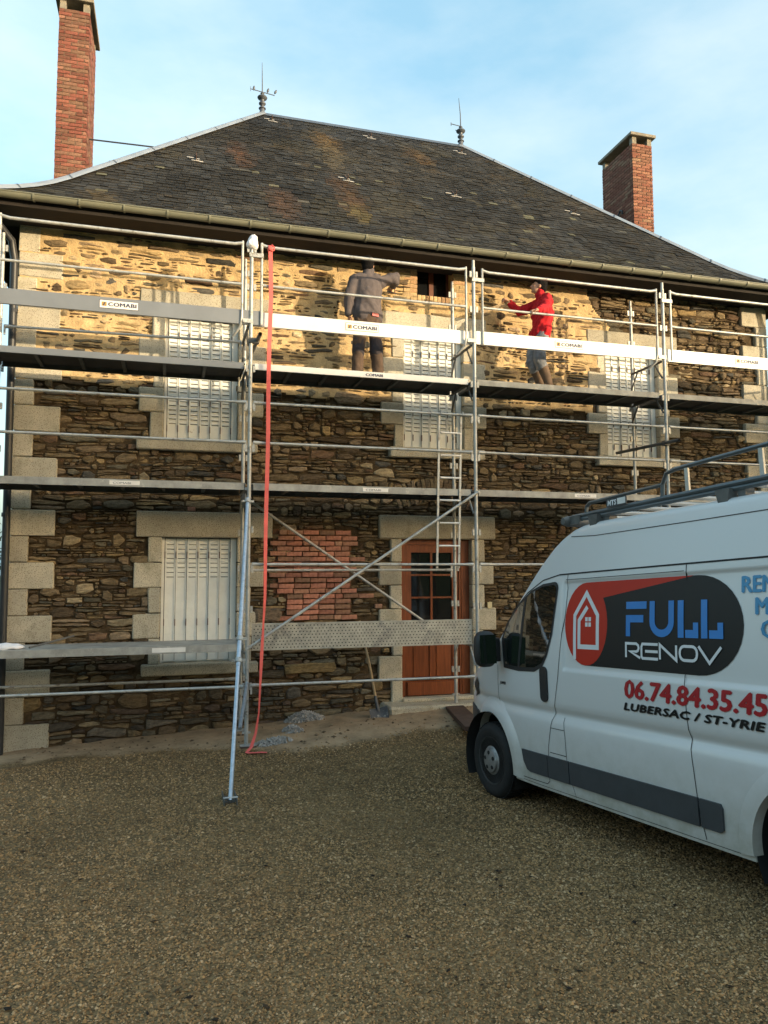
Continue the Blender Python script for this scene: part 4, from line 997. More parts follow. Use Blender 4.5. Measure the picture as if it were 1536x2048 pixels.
# shovel leaning on the wall
sh = empty('shovel', (1.83, .62, -1.05), 'shovel with pale wooden handle leaning between the ash heap and the door', 'shovel')
hb, ht = Vector((1.825, .70, -.93)), Vector((1.665, 1.06, .22))
MB().tube([hb, hb+(ht-hb)*.5+Vector((.012, 0, 0)), ht], [.019, .018, .016], 10).build('handle', M['wood'], sh, smooth=50)
dn = (hb-ht).normalized(); sd = dn.cross(Vector((0,1,0))).normalized()
V = []; F = []; nu, nv = 9, 8
for j in range(nv):
    for i in range(nu):
        u = (i/(nu-1)-.5)*2; v = j/(nv-1)
        w = np.interp(v, [0, .1, .7, 1], [.12, .13, .125, .095]); tip = -.03*abs(u)**2*(v**2)
        p = hb+Vector((0, -.02, .0))+sd*u*w+Vector((0, -.16, -.20))*1.0*(v+tip*3)*.95+Vector((0, -.035, .02))*(abs(u)**2*.9-.4)
        V.append(p)
for j in range(nv-1):
    for i in range(nu-1): F.append((j*nu+i, j*nu+i+1, (j+1)*nu+i+1, (j+1)*nu+i))
V2 = [p+Vector((0, .004, .003)) for p in V]; nV = len(V)
F2 = [tuple(reversed([k+nV for k in f])) for f in F]
for i in range(nu-1): F2 += [(i+1, i, nV+i, nV+i+1), ((nv-1)*nu+i, (nv-1)*nu+i+1, nV+(nv-1)*nu+i+1, nV+(nv-1)*nu+i)]
for j in range(nv-1): F2 += [(j*nu, (j+1)*nu, nV+(j+1)*nu, nV+j*nu), ((j+1)*nu+nu-1, j*nu+nu-1, nV+j*nu+nu-1, nV+(j+1)*nu+nu-1)]
MB().add(V+V2, F+F2).build('blade', M['shovel'], sh, smooth=50)
MB().tube([hb-dn*.16, hb+dn*.05], [.022, .027], 10).build('socket', M['shovel'], sh, smooth=50)
# ash heaps
def heap(name, cx, cy, rx, ry, h, n, label, seed):
    rnd = random.Random(seed); m = MB(); V = []; F = []; nr, ns = 8, 20
    for j in range(nr):
        for i in range(ns):
            a = 2*math.pi*i/ns; r = j/(nr-1); k = 1+.25*fbm(math.cos(a)*1.5, math.sin(a)*1.5, seed)
            x, y = cx+math.cos(a)*rx*r*k, min(cy+math.sin(a)*ry*r*k, 1.03)
            V.append((x, y, ground_z(x, y)-.008+h*(1-r**1.3)*(1+.4*fbm(x*14, y*14, seed))))
    for j in range(nr-1):
        for i in range(ns): F.append((j*ns+i, j*ns+(i+1) % ns, (j+1)*ns+(i+1) % ns, (j+1)*ns+i))
    m.add(V, F)
    o = m.build(name, M['ash'], smooth=80); tag(o, label, 'ash heap')
    c = MB()
    for k in range(n):
        a = rnd.random()*6.28; r = rnd.random()**.7; x, y = cx+math.cos(a)*rx*r*1.15, min(cy+math.sin(a)*ry*r*1.15, 1.04); z = ground_z(x, y)+h*(1-min(r, 1)**1.3)
        d = Vector((rnd.uniform(-1,1), rnd.uniform(-1,1), rnd.uniform(-.2,1))).normalized(); e = d.cross(Vector((rnd.random(), rnd.random(), rnd.random()))).normalized()
        c.obox((x, y, z+.004), d, e, d.cross(e), rnd.uniform(.010,.034), rnd.uniform(.006,.014), rnd.uniform(.002,.008))
    c.build('ash_flakes', M['ash'], o, kind='stuff')
heap('ash_heap', .88, .99, .24, .16, .10, 460, 'grey ash heap against the wall left of the shovel', 3)
heap('ash_heap', .30, -.02, .22, .12, .035, 150, 'small flat patch of grey ash beside the red strap', 5)
heap('ash_heap', .62, .42, .12, .16, .06, 90, 'narrow grey ash trail between the two ash heaps', 9)

# ------------------------------------------------------------------ van
F_ = Vector((-0.12610, 0.99042, -0.05629)); U_ = Vector((-0.00711, 0.05584, 0.99841)); N_ = Vector((0.99199, 0.12630, 0.0))
O_ = Vector((2.01841, -2.71030, -1.21295)) + F_*0.123
VM = Matrix(((-F_.x, N_.x, U_.x, O_.x), (-F_.y, N_.y, U_.y, O_.y), (-F_.z, N_.z, U_.z, O_.z), (0, 0, 0, 1)))
van = empty('van', (0, 0, 0), 'white panel van with red and black logo on its side, parked on the gravel', 'van', mat=VM)
def vlink(name, me, parent=None):
    """a mesh given in the van's own axes (x to the rear, y to its far side, z up)"""
    o = bpy.data.objects.new(name, me); COL.objects.link(o); o.matrix_basis = VM.copy(); attach(o, parent or van); return o
vp, nt, b = nodes('van_paint'); N, L = nt.nodes, nt.links
tc = N.new('ShaderNodeTexCoord'); sx = N.new('ShaderNodeSeparateXYZ'); L.new(tc.outputs['Object'], sx.inputs['Vector'])
nd = N.new('ShaderNodeTexNoise'); nd.inputs['Scale'].default_value = 5; nd.inputs['Detail'].default_value = 9; nd.inputs['Roughness'].default_value = .7; L.new(tc.outputs['Object'], nd.inputs['Vector'])
a1 = N.new('ShaderNodeMapRange'); a1.inputs['From Min'].default_value = .95; a1.inputs['From Max'].default_value = .2; L.new(sx.outputs['Z'], a1.inputs['Value'])
a2 = N.new('ShaderNodeMath'); a2.operation = 'MULTIPLY'; L.new(a1.outputs['Result'], a2.inputs[0]); L.new(nd.outputs['Fac'], a2.inputs[1])
a3 = N.new('ShaderNodeMapRange'); a3.inputs['From Min'].default_value = .08; a3.inputs['From Max'].default_value = .62; a3.inputs['To Max'].default_value = .8; L.new(a2.outputs['Value'], a3.inputs['Value'])
mx = N.new('ShaderNodeMix'); mx.data_type = 'RGBA'; mx.inputs['A'].default_value = (.67, .665, .66, 1); mx.inputs['B'].default_value = (.27, .245, .16, 1); L.new(a3.outputs['Result'], mx.inputs['Factor'])
L.new(mx.outputs['Result'], b.inputs['Base Color'])
rr_ = N.new('ShaderNodeMapRange'); rr_.inputs['To Min'].default_value = .32; rr_.inputs['To Max'].default_value = .8; L.new(a3.outputs['Result'], rr_.inputs['Value']); L.new(rr_.outputs['Result'], b.inputs['Roughness'])
b.inputs['Coat Weight'].default_value = .35; b.inputs['Coat Roughness'].default_value = .12
M['paint'] = vp
WB = 3.45
def topz(S): return float(np.interp(S, [-.97, -.93, -.85, -.6, -.3, -.08, .258, .5, .687, .902, 1.05, 1.175, 1.30, 1.424, 1.6, 4.35, 4.45], [.90, 1.0, 1.07, 1.17, 1.28, 1.38, 1.56, 1.79, 1.965, 2.165, 2.285, 2.36, 2.41, 2.435, 2.445, 2.44, 2.40]))
def side_y(S, h):
    y = 0.0
    if h > 1.15: y += .085*((h-1.15)/.95)**1.7
    y += .010*((.75-h)/.45)**2 if h < .75 else 0
    y += .028*math.exp(-((h-.90)/.042)**2)                       # waist groove
    if 1.0 < S < 4.25:                                            # pressed panel of the load side
        k = sstep(1.25, 1.285, h)*(1-sstep(1.955, 1.985, h))*sstep(1.235, 1.258, S)*(1-sstep(4.2, 4.23, S)); y += .014*k
    if S < 1.0: y += .42*((1.0-S)/1.95)**2.5
    if S > 4.1: y += .10*((S-4.1)/.35)**2
    return y
SX_ = sorted(set([-.97, -.955, -.93, -.89, -.84, -.78]+[round(v, 3) for v in np.arange(-.7, 1.32, .05)]+[1.235, 1.2425, 1.2505, 1.258, 1.318, 1.36]+[round(v, 3) for v in np.arange(1.4, 4.2, .1)]+[4.2, 4.23, 4.28, 4.34, 4.39, 4.43, 4.45]))
HL = [.265, .29, .33, .40, .50, .60, .70, .77, .81, .84, .865, .885, .90, .915, .935, .96, 1.0, 1.08, 1.17, 1.24, 1.25, 1.26, 1.27, 1.28, 1.29, 1.34, 1.4, 1.5, 1.6, 1.7, 1.8, 1.9, 1.95, 1.96, 1.97, 1.98, 1.99, 2.04, 2.12, 2.2, 2.28, 2.34]
secs = []
for S_ in SX_:
    T_ = topz(S_); rc = .085 if S_ > .2 else .11
    left = []
    for h in HL:
        hh_ = min(h, T_-rc); left.append((side_y(S_, hh_), hh_))
    y0 = side_y(S_, T_-rc)
    for k in range(1, 6):
        a = math.pi/2*k/5; left.append((y0+rc*.95*(1-math.cos(a)), T_-rc+rc*math.sin(a)))
    for y in (.35, .6, .8): left.append((max(y, y0+rc*1.05), T_+.022*(1-((1-max(y, y0+rc))/.8)**2)))
    left.append((1.0, T_+.022))
    secs.append([(S_, y, h) for y, h in left]+[(S_, 2-y, h) for y, h in left[-2::-1]])
nP = len(secs[0]); V = [p for s_ in secs for p in s_]
F = [(i*nP+k, i*nP+k+1, (i+1)*nP+k+1, (i+1)*nP+k) for i in range(len(secs)-1) for k in range(nP-1)]
F += [(i*nP, (i+1)*nP, (i+1)*nP+nP-1, i*nP+nP-1) for i in range(len(secs)-1)]
F += [tuple(range(nP-1, -1, -1)), tuple((len(secs)-1)*nP+k for k in range(nP))]
me = bpy.data.meshes.new('body'); me.from_pydata(V, [], F)
bm = bmesh.new(); bm.from_mesh(me); bmesh.ops.remove_doubles(bm, verts=bm.verts[:], dist=.0008); bmesh.ops.recalc_face_normals(bm, faces=bm.faces[:]); bm.to_mesh(me); bm.free()
tmp = bpy.data.objects.new('tmp', me); COL.objects.link(tmp)
HUBZ, AR = .345, .452
cut = MB()
for S_ in (0.0, WB):
    for y0, y1 in ((-.2, .40), (1.60, 2.2)): cut.lathe((S_, y0, HUBZ+.0), (0, 1, 0), [(AR, 0), (AR, y1-y0)], 40)
cm = cut.mesh('cut'); bm = bmesh.new(); bm.from_mesh(cm); bmesh.ops.recalc_face_normals(bm, faces=bm.faces[:]); bm.to_mesh(cm); bm.free()
co = bpy.data.objects.new('cut', cm); COL.objects.link(co)
md = tmp.modifiers.new('b', 'BOOLEAN'); md.operation = 'DIFFERENCE'; md.object = co; md.solver = 'EXACT'
body_me = evaluated(tmp, 'body'); bpy.data.objects.remove(tmp); bpy.data.objects.remove(co)
body_me.materials.clear(); body_me.materials.append(vp)
body_me.polygons.foreach_set('use_smooth', [True]*len(body_me.polygons)); body_me.set_sharp_from_angle(angle=R(32))
vbody = vlink('body', body_me)
def conform(poly_or_mesh, off, skirt=.0, step=.06, side=1):
    """lay a flat outline (S, h) on the van's flank, cut finely so that it follows the curves"""
    bm = bmesh.new()
    if isinstance(poly_or_mesh, list):
        bm.faces.new([bm.verts.new((s_, 0, h)) for s_, h in poly_or_mesh]); bm.normal_update(); bmesh.ops.triangulate(bm, faces=bm.faces[:])
    else: bm.from_mesh(poly_or_mesh)
    xs_ = [v.co.x for v in bm.verts]; zs_ = [v.co.z for v in bm.verts]
    for ax, lo, hi in (((1,0,0), min(xs_), max(xs_)), ((0,0,1), min(zs_), max(zs_))):
        p = math.ceil(lo/step)*step
        while p < hi:
            bmesh.ops.bisect_plane(bm, geom=bm.verts[:]+bm.edges[:]+bm.faces[:], plane_co=Vector(ax)*p, plane_no=ax); p += step
    if skirt:
        ed = [e for e in bm.edges if e.is_boundary]; r = bmesh.ops.extrude_edge_only(bm, edges=ed)
        new = {v for v in r['geom'] if isinstance(v, bmesh.types.BMVert)}
    else: new = set()
    for v in bm.verts: v.co.y = side_y(v.co.x, v.co.z)-(off if v not in new else off-skirt)
    bmesh.ops.recalc_face_normals(bm, faces=bm.faces[:])
    if not new and bm.faces:
        bm.normal_update()
        if sum(f.normal.y*f.calc_area() for f in bm.faces) > 0: bmesh.ops.reverse_faces(bm, faces=bm.faces[:])
    me = bpy.data.meshes.new('panel'); bm.to_mesh(me); bm.free(); return me
def vpart(name, shape, off, m, parent=None, skirt=0.0, step=.06):
    me = conform(shape, off, skirt, step); me.name = name; me.materials.append(m); return vlink(name, me, parent or vbody)
def stroke(pts, w, closed=False):
    """polyline with mitred corners as one strip of quads, in (S, h)"""
    n = len(pts); V = []
    for i in range(n):
        p = Vector(pts[i])
        a = Vector(pts[(i-1) % n]) if (i > 0 or closed) else None; c = Vector(pts[(i+1) % n]) if (i < n-1 or closed) else None
        d1 = (p-a).normalized() if a is not None else (c-p).normalized(); d2 = (c-p).normalized() if c is not None else d1
        n1 = Vector((-d1.y, d1.x)); n2 = Vector((-d2.y, d2.x)); m_ = (n1+n2).normalized(); k = min(2.6, 1/max(.35, m_.dot(n1)))
        V += [p+m_*w/2*k, p-m_*w/2*k]
    F = [(2*i, 2*i+1, 2*i+3, 2*i+2) for i in range(n-1)]
    if closed: F.append((2*n-2, 2*n-1, 1, 0))
    me = bpy.data.meshes.new('stroke'); me.from_pydata([(v.x, 0, v.y) for v in V], [], F); return me
def arc(cx, cz, rx, rz, a0, a1, n): return [(cx+rx*math.cos(R(a0+(a1-a0)*k/n)), cz+rz*math.sin(R(a0+(a1-a0)*k/n))) for k in range(n+1)]
def rrect(x0, x1, z0, z1, r, n=5):
    return arc(x1-r, z1-r, r, r, 0, 90, n)+arc(x0+r, z1-r, r, r, 90, 180, n)+arc(x0+r, z0+r, r, r, 180, 270, n)+arc(x1-r, z0+r, r, r, 270, 360, n)
# window with black surround
win = [(.34, 1.25), (.30, 1.50), (.40, 1.64), (.58, 1.79), (.78, 1.905), (.95, 1.955), (1.10, 1.965)]+arc(1.11, 1.915, .05, .05, 90, 0, 4)+[(1.145, 1.80), (1.10, 1.55), (1.03, 1.38), (.965, 1.29), (.85, 1.245), (.6, 1.235)]
cxw, czw = sum(p[0] for p in win)/len(win), sum(p[1] for p in win)/len(win)
vpart('window_surround', [(cxw+(x-cxw)*1.05, czw+(z-czw)*1.05) for x, z in win], .004, M['black'])
glassv, nt, b = nodes('van_glass'); b.inputs['Base Color'].default_value = (.010, .014, .012, 1); b.inputs['Roughness'].default_value = .03; b.inputs['Specular IOR Level'].default_value = .9; b.inputs['Coat Weight'].default_value = 1.0; b.inputs['Coat Roughness'].default_value = .02; b.inputs['Coat IOR'].default_value = 1.9
vpart('side_window', [(cxw+(x-cxw)*.97, czw+(z-czw)*.965) for x, z in win], .0065, glassv)
vpart('window_divider', stroke([(.60, 1.25), (.70, 1.86)], .035), .0085, M['black'])
# panel gaps
G = M['gap']
def gap(pts, w=.006, off=.0025): return vpart('panel_gap', stroke(pts, w), off, G)
gap([(1.18, 2.036), (1.45, 2.037), (2.4, 2.037), (4.3, 2.035)], .012)
gap([(.30, 1.54), (.5, 1.75), (.72, 1.90), (.95, 2.0), (1.18, 2.036)], .010)
gap([(1.294, 2.03), (1.27, 1.75), (1.23, 1.5), (1.18, 1.2), (1.13, 1.02), (1.10, .92), (1.05, .80), (1.00, .62), (.985, .34), (.95, .315), (.50, .31)])
gap([(.18, 1.245), (.17, 1.1), (.17, .97), (.13, .86), (.13, .80)])
gap([(2.58, 2.03), (2.56, 1.6), (2.555, 1.2), (2.565, .9), (2.585, .7), (2.6, .5), (2.64, .30)])
gap([(1.22, .88), (1.235, .72), (1.24, .55), (1.28, .40), (1.33, .28)], .005)
gap([(1.045, .78), (1.225, .78)], .005); gap([(1.02, .58), (1.238, .58)], .006)
gap([(1.30, 2.345), (1.6, 2.325), (2.6, 2.32), (4.35, 2.32)], .006)
gap([(.52, .288), (1.3, .287), (2.9, .287)], .004)
gap([(1.27, 1.99), (2.56, 1.99)], .004)
# grey rubbing strip, handle, badge
for a, b_ in ((.60, .985), (.992, 1.27), (1.282, 2.605), (2.622, 2.80)):
    if a == .60: poly = [(.60, .548), (.62, .45), (.67, .385), (.72, .372), (b_, .372), (b_, .548)]
    elif b_ == 2.80: poly = [(a, .372), (2.77, .372), (2.795, .39), (2.80, .52), (2.785, .547), (a, .548)]
    else: poly = [(a, .372), (b_, .372), (b_, .548), (a, .548)]
    vpart('rubbing_strip', poly, .016, M['trim'], skirt=.02)
vpart('door_handle', rrect(.935, 1.035, .985, 1.275, .045), .014, M['black'], skirt=.018)
me = text_mesh('JUMPER', .034, .0012, .3); 
for v in me.vertices: v.co = Vector((v.co.x*1.05+.22, 0, v.co.y+1.075))
vpart('badge', me, .004, M['ink'])
# wheel arch flares, wells, bumper
def flare(S0, r0, r1, name, bulge, a0=-6, a1=186):
    V = []; F = []; n = 40; rings = [(r0-.004, .06), (r0, -bulge), (r0+.025, -bulge), (r0+.06, -bulge*.9), (r0+.10, -bulge*.55), (r1-.02, -bulge*.12), (r1, .004)]
    for k in range(n+1):
        a = R(a0+(a1-a0)*k/n)
        for r, dy in rings:
            S_, h = S0+r*math.cos(a), HUBZ+r*math.sin(a)
            if h < .262: h = .262
            V.append((S_, side_y(S_, h)+dy, h))
    nr = len(rings)
    for k in range(n):
        for j in range(nr-1): F.append((k*nr+j, k*nr+j+1, (k+1)*nr+j+1, (k+1)*nr+j))
    me = MB().add(V, F).mesh(name, vp, smooth=50); bm = bmesh.new(); bm.from_mesh(me); bmesh.ops.recalc_face_normals(bm, faces=bm.faces[:]); bm.to_mesh(me); bm.free()
    return vlink(name, me, vbody)
flare(0.0, .448, .60, 'arch_flare', .030); flare(WB, .448, .52, 'arch_flare', .014)
for S_ in (0.0, WB):
    for y0 in (.02, 1.66):
        V = []; F = []; n = 28
        for k in range(n+1):
            a = R(-25+230*k/n); V += [(S_+.449*math.cos(a), y0, HUBZ+.449*math.sin(a)), (S_+.449*math.cos(a), y0+.32, HUBZ+.449*math.sin(a))]
        for k in range(n): F.append((2*k, 2*k+1, 2*k+3, 2*k+2))
        vlink('wheel_well', MB().add(V, F).mesh('wheel_well', M['well'], smooth=60), vbody)
vlink('underbody', MB().box(-.3, 4.3, .33, 1.67, .20, .264).box(-.8, -.46, .35, 1.65, .2, .264).mesh('underbody', M['well']), vbody)
# bumper wrapping the nose, follows the body one centimetre proud
V = []; F = []; Sb = [-.44, -.5, -.58, -.66, -.74, -.82, -.88, -.93, -.96, -.975]; Hb = [.20, .24, .32, .42, .52, .62, .70, .755, .77]
for S_ in Sb:
    for h in Hb:
        top_ = .77 if S_ < -.6 else .77-.02
        V.append((S_, side_y(max(S_, -.97), max(h, .27))-.016+(.02 if h in (.20, .77) else 0), min(h, top_)))
nh = len(Hb)
for i in range(len(Sb)-1):
    for j in range(nh-1): F.append((i*nh+j, i*nh+j+1, (i+1)*nh+j+1, (i+1)*nh+j))
b0 = (len(Sb)-1)*nh
V += [(-1.0, y, h) for y in (.6, 1.0, 1.4) for h in Hb]; c0 = len(Sb)*nh
def bridge(i0, i1):
    for j in range(nh-1): F.append((i0+j, i0+j+1, i1+j+1, i1+j))
bridge(b0, c0); bridge(c0, c0+nh); bridge(c0+nh, c0+2*nh)
m0 = len(V)
V += [(v[0], 2-v[1], v[2]) for v in V[:len(Sb)*nh]]
for i in range(len(Sb)-1):
    for j in range(nh-1): F.append((m0+(i+1)*nh+j, m0+(i+1)*nh+j+1, m0+i*nh+j+1, m0+i*nh+j))
bridge(c0+2*nh, m0+b0)
me = MB().add(V, F).mesh('bumper', M['trim'], smooth=50); bm = bmesh.new(); bm.from_mesh(me); bmesh.ops.recalc_face_normals(bm, faces=bm.faces[:]); bm.to_mesh(me); bm.free(); vlink('bumper', me, vbody)
# windscreen and headlamps (turned away from us)
def onnose(S_, y): return topz(S_)+.022*(1-((1-y)/.8)**2 if abs(1-y) < .8 else 0)
V = []; F = []
for S_ in np.linspace(.05, 1.12, 12):
    y0 = side_y(S_, topz(S_)-.085)+.12
    for y in np.linspace(y0, 2-y0, 9): V.append((S_-.004, y, onnose(S_, y)+.008))
for i in range(11):
    for k in range(8): F.append((i*9+k, (i+1)*9+k, (i+1)*9+k+1, i*9+k+1))
vlink('windscreen', MB().add(V, F).mesh('windscreen', glassv, smooth=60), vbody)
vpart('headlamp', [(-.70, .86), (-.50, .92), (-.42, 1.02), (-.50, 1.08), (-.68, 1.0), (-.74, .9)], .006, M['rimdark'])
# mirror
def rounded(cx, cy, cz, sx_, sy_, sz_, m, name, e=3.2, parent=None, lean=0.0):
    bm = bmesh.new(); bmesh.ops.create_uvsphere(bm, u_segments=24, v_segments=16, radius=1)
    for v in bm.verts:
        p = v.co; l = (abs(p.x)**e+abs(p.y)**e+abs(p.z)**e)**(1/e); v.co = Vector((cx+p.x/l*sx_+lean*p.z/l*sz_, cy+p.y/l*sy_, cz+p.z/l*sz_))
    me = bpy.data.meshes.new(name); bm.to_mesh(me); bm.free(); me.materials.append(m); me.polygons.foreach_set('use_smooth', [True]*len(me.polygons))
    return vlink(name, me, parent or vbody)
mir = rounded(.25, -.125, 1.40, .072, .105, .165, M['black'], 'mirror', parent=van)
vlink('mirror_arm', bevelled(MB().box(.21, .275, -.05, .03, 1.28, 1.50).mesh('mirror_arm', M['black']), .012, 2), mir)
vlink('mirror_glass', MB().box(.319, .323, -.22, -.05, 1.27, 1.53).mesh('mirror_glass', glassv), mir)
mir2 = rounded(.235, 2.135, 1.395, .085, .115, .175, M['black'], 'mirror', parent=van); vlink('mirror_arm', MB().box(.22, .36, 1.96, 2.05, 1.25, 1.56).mesh('mirror_arm', M['black']), mir2)
# wheels
def wheel(S_, y, flip):
    e = empty('wheel', (0,0,0), mat=VM @ Matrix.Translation((S_, y, HUBZ)) @ (Matrix.Rotation(math.pi, 4, 'Z') if flip else Matrix.Identity(4)), parent=van)
    W_ = wmat(e)
    def w(name, mb, m, sm=40):
        o = bpy.data.objects.new(name, mb.mesh(name, m, smooth=sm)); COL.objects.link(o); o.matrix_basis = W_.copy(); attach(o, e); return o
    r = HUBZ
    w('tyre', MB().lathe((0,0,0), (0,1,0), [(.215,.012),(.24,.0),(.285,-.006),(r-.03,.004),(r-.008,.03),(r,.06),(r,.16),(r-.01,.19),(.26,.215),(.215,.21)], 48), M['tyre'])
    tr = MB()
    for k in range(44):
        a = 2*math.pi*k/44; c = Vector((math.cos(a)*(r+.001), .11, math.sin(a)*(r+.001))); tr.obox(c, (-math.sin(a), 0, math.cos(a)), (0,1,0), (math.cos(a), 0, math.sin(a)), .015, .078, .004)
    w('tread', tr, M['tyre'], None)
    w('rim', MB().lathe((0,0,0), (0,1,0), [(.218,.012),(.222,.004),(.212,.006),(.20,.03),(.165,.065),(.155,.06),(.14,.045)], 40), M['rimdark'])
    for k in range(10):
        ho = MB()
        a = 2*math.pi*k/10; ho.lathe((.146*math.cos(a), .030, .146*math.sin(a)), (.6*math.cos(a), -1, .6*math.sin(a)), [(.016,0),(.015,.012)], 10); w('vent_hole', ho, M['gap'], None)
    w('hub_cap', MB().lathe((0,0,0), (0,1,0), [(.172,.06),(.165,.045),(.132,.012),(.112,.004),(.106,-.012),(.06,-.020),(.0,-.022)], 32), M['rim'])
    for k in range(5):
        h2 = MB()
        a = 2*math.pi*(k+.3)/5; h2.lathe((.072*math.cos(a), -.013, .072*math.sin(a)), (0,-1,0), [(.020,-.004),(.018,.0085)], 12); w('hub_hole', h2, M['gap'], None)
for S_ in (0.0, WB): wheel(S_, .035, False); wheel(S_, 1.965, True)
vlink('drain_pipe', MB().lathe((1.75, .42, .26), (0,0,-1), [(.035,0),(.04,.05),(.034,.13)], 12).mesh('drain_pipe', M['cloth'], smooth=50), vbody)
# --- lettering and logo
lg0, lg1, lz0, lz1 = 1.267, 3.034, 1.312, 1.955
off = [.0030]
def decal(shape, m, name='logo', step=.06):
    off[0] += .00035; return vpart(name, shape, off[0], m, step=step)
hz = (lz1-lz0)/2; cz_ = (lz0+lz1)/2; rL = .262; rR = .36
pill = arc(lg0+rL, cz_, rL, hz, 90, 270, 16)+arc(lg1-rR, cz_, rR, hz, -90, 90, 18)
decal(pill, M['ink'])
redp = arc(lg0+rL, cz_, rL+.001, hz+.001, 90, 270, 16)+arc(lg0+rL, cz_, rL*.98, hz, -90, 38, 12)+[(lg1-rR-.06, lz1-.004), (lg1-rR-.04, lz1+.001)]
decal(redp, M['red'])
# little house of the logo
hx = 1.60
decal(stroke([(1.392, 1.355), (1.392, 1.70), (1.533, 1.872), (1.672, 1.70), (1.672, 1.455), (1.448, 1.455), (1.448, 1.66), (1.548, 1.765)], .036), M['white'], step=.06)
for i in range(2):
    for k in range(2): decal([(1.525+i*.04, 1.612+k*.041), (1.556+i*.04, 1.612+k*.041), (1.556+i*.04, 1.644+k*.041), (1.525+i*.04, 1.644+k*.041)], M['white'])
# FULL
def q4(x0, x1, z0, z1): decal([(x0, z0), (x1, z0), (x1, z1), (x0, z1)], M['blue'], 'logo_letter')
zt, zb = 1.795, 1.548; H_ = zt-zb
q4(1.995, 2.205, zt-.052, zt); q4(2.035-.04, 2.175, zt-.148, zt-.096); q4(1.995, 2.040, zb, zt-.148)
decal(stroke([(2.262, zt), (2.262, zb+.105)]+arc(2.352, zb+.105, .090, .080, 180, 360, 12)[1:]+[(2.442, zt)], .050), M['blue'], 'logo_letter', .06)
for x_ in (2.502, 2.704):
    q4(x_, x_+.052, zb, zt); decal([(x_+.066, zb), (x_+.178, zb), (x_+.178, zb+.10), (x_+.134, zb+.10), (x_+.134, zb+.052), (x_+.066, zb+.052)], M['blue'], 'logo_letter', .06)
# RENOV
w_ = .019; zt, zb = 1.497, 1.398
def lt(p, **k): decal(stroke(p, w_, **k), M['white'], 'logo_letter', .06)
lt([(1.998, zb), (1.998, zt), (2.105, zt), (2.125, zt-.012), (2.13, zt-.03), (2.122, zt-.048), (2.105, zt-.056), (2.04, zt-.056), (2.145, zb)])
lt([(2.318, zt), (2.168, zt), (2.158, zt-.02), (2.158, zb+.012), (2.168, zb), (2.318, zb)]); lt([(2.195, (zt+zb)/2), (2.318, (zt+zb)/2)])
lt([(2.338, zb), (2.338, zt), (2.488, zb), (2.488, zt)])
lt(rrect(2.52, 2.668, zb+.004, zt-.004, .04, 4), closed=True)
lt([(2.682, zt), (2.770, zb-.004), (2.866, zt)])
# phone number and place names
def vtext(txt, x, z, size, m, width, bold, shear=0.0, spacing=1.0, hs=1.0, name='lettering'):
    first = None
    for dx, dz in ((0, 0), (bold, 0), (-bold, 0), (0, bold*.6), (0, -bold*.6)):
        me = text_mesh(txt, size, 0, shear, spacing, 2); vx = [v.co.x for v in me.vertices]; k = width/(max(vx)-min(vx)); x0 = min(vx)
        for v in me.vertices: v.co = Vector((x+dx+(v.co.x-x0)*k, 0, z+dz+v.co.y*hs))
        off[0] += .0003; o = vpart(name, me, off[0], m, parent=first, step=.06); first = first or o
    return first
off[0] = .0035
vtext('06.74.84.35.45', 1.985, 1.114, .178, M['phone'], 1.20, .0085, .12)
vtext('LUBERSAC / ST-YRIE', 1.965, 1.026, .072, M['ink'], 1.20, .0058, .22, 1.05)
off[0] = .0035
vtext('REN', 3.025, 1.832, .140, M['cyan'], .235, .006); vtext('M', 3.125, 1.70, .140, M['cyan'], .085, .006); vtext('A', 3.235, 1.70, .140, M['cyan'], .085, .006); vtext('C', 3.165, 1.565, .140, M['cyan'], .072, .006)
# --- roof rack
rk = empty('roof_rack', (0,0,0), mat=VM.copy(), parent=van)
def rp(name, mb, m, sm=45): return vlink(name, mb.mesh(name, m, smooth=sm), rk)
for y in (.20, 1.80):
    rp('side_rail', MB().tube([(1.24, y, 2.518), (4.3, y, 2.54)], .019, 8), M['rack'])
    rp('side_rail', MB().tube([(1.35, y, 2.488), (4.3, y, 2.505)], .017, 8), M['rack'])
    rp('guard_bar', MB().tube([(1.415, y, 2.53), (1.425, y, 2.585), (1.47, y, 2.608), (2.285, y, 2.624), (2.33, y, 2.70), (2.42, y, 2.715), (3.3, y, 2.735), (4.3, y, 2.745)], .016, 8), M['rack'])
    rp('guard_bar', MB().tube([(2.285, y, 2.624), (2.275, y, 2.53)], .016, 8), M['rack'])
    for S_ in (2.52, 3.13, 3.8): rp('guard_post', MB().box(S_-.016, S_+.016, y-.008, y+.008, 2.53, 2.725), M['rackalu'], None)
    for S_ in (1.55, 2.85, 4.1): rp('foot', MB().prism([(S_-.06, 2.50), (S_-.035, 2.40), (S_+.035, 2.40), (S_+.06, 2.50)], y-.05, y+.03).box(S_+.08, S_+.14, y+.0, y+.08, 2.40, 2.49), M['steeldark'], None)
for k, S_ in enumerate(np.arange(1.45, 4.3, .27)): rp('cross_bar', MB().tube([(S_, .21, 2.495), (S_, 1.79, 2.495)], .016, 8), M['rackalu'])
rp('roller', MB().tube([(1.20, .12, 2.485), (1.20, .17, 2.485), (1.20, 1.83, 2.485), (1.20, 1.88, 2.485)], [.03, .046, .046, .03], 14), M['steeldark'])
rp('end_bracket', MB().box(1.17, 1.36, .165, .18, 2.45, 2.52), M['steeldark'], None)
pl = rp('maker_plate', MB().box(1.70, 1.93, .172, .178, 2.535, 2.60), M['trim'], None)
me = text_mesh('MTS', .055, .002, .2)
for v in me.vertices: v.co = Vector((1.712+v.co.x, .1705, 2.548+v.co.y))
me.materials.clear(); me.materials.append(M['white']); vlink('plate_lettering', me, pl)
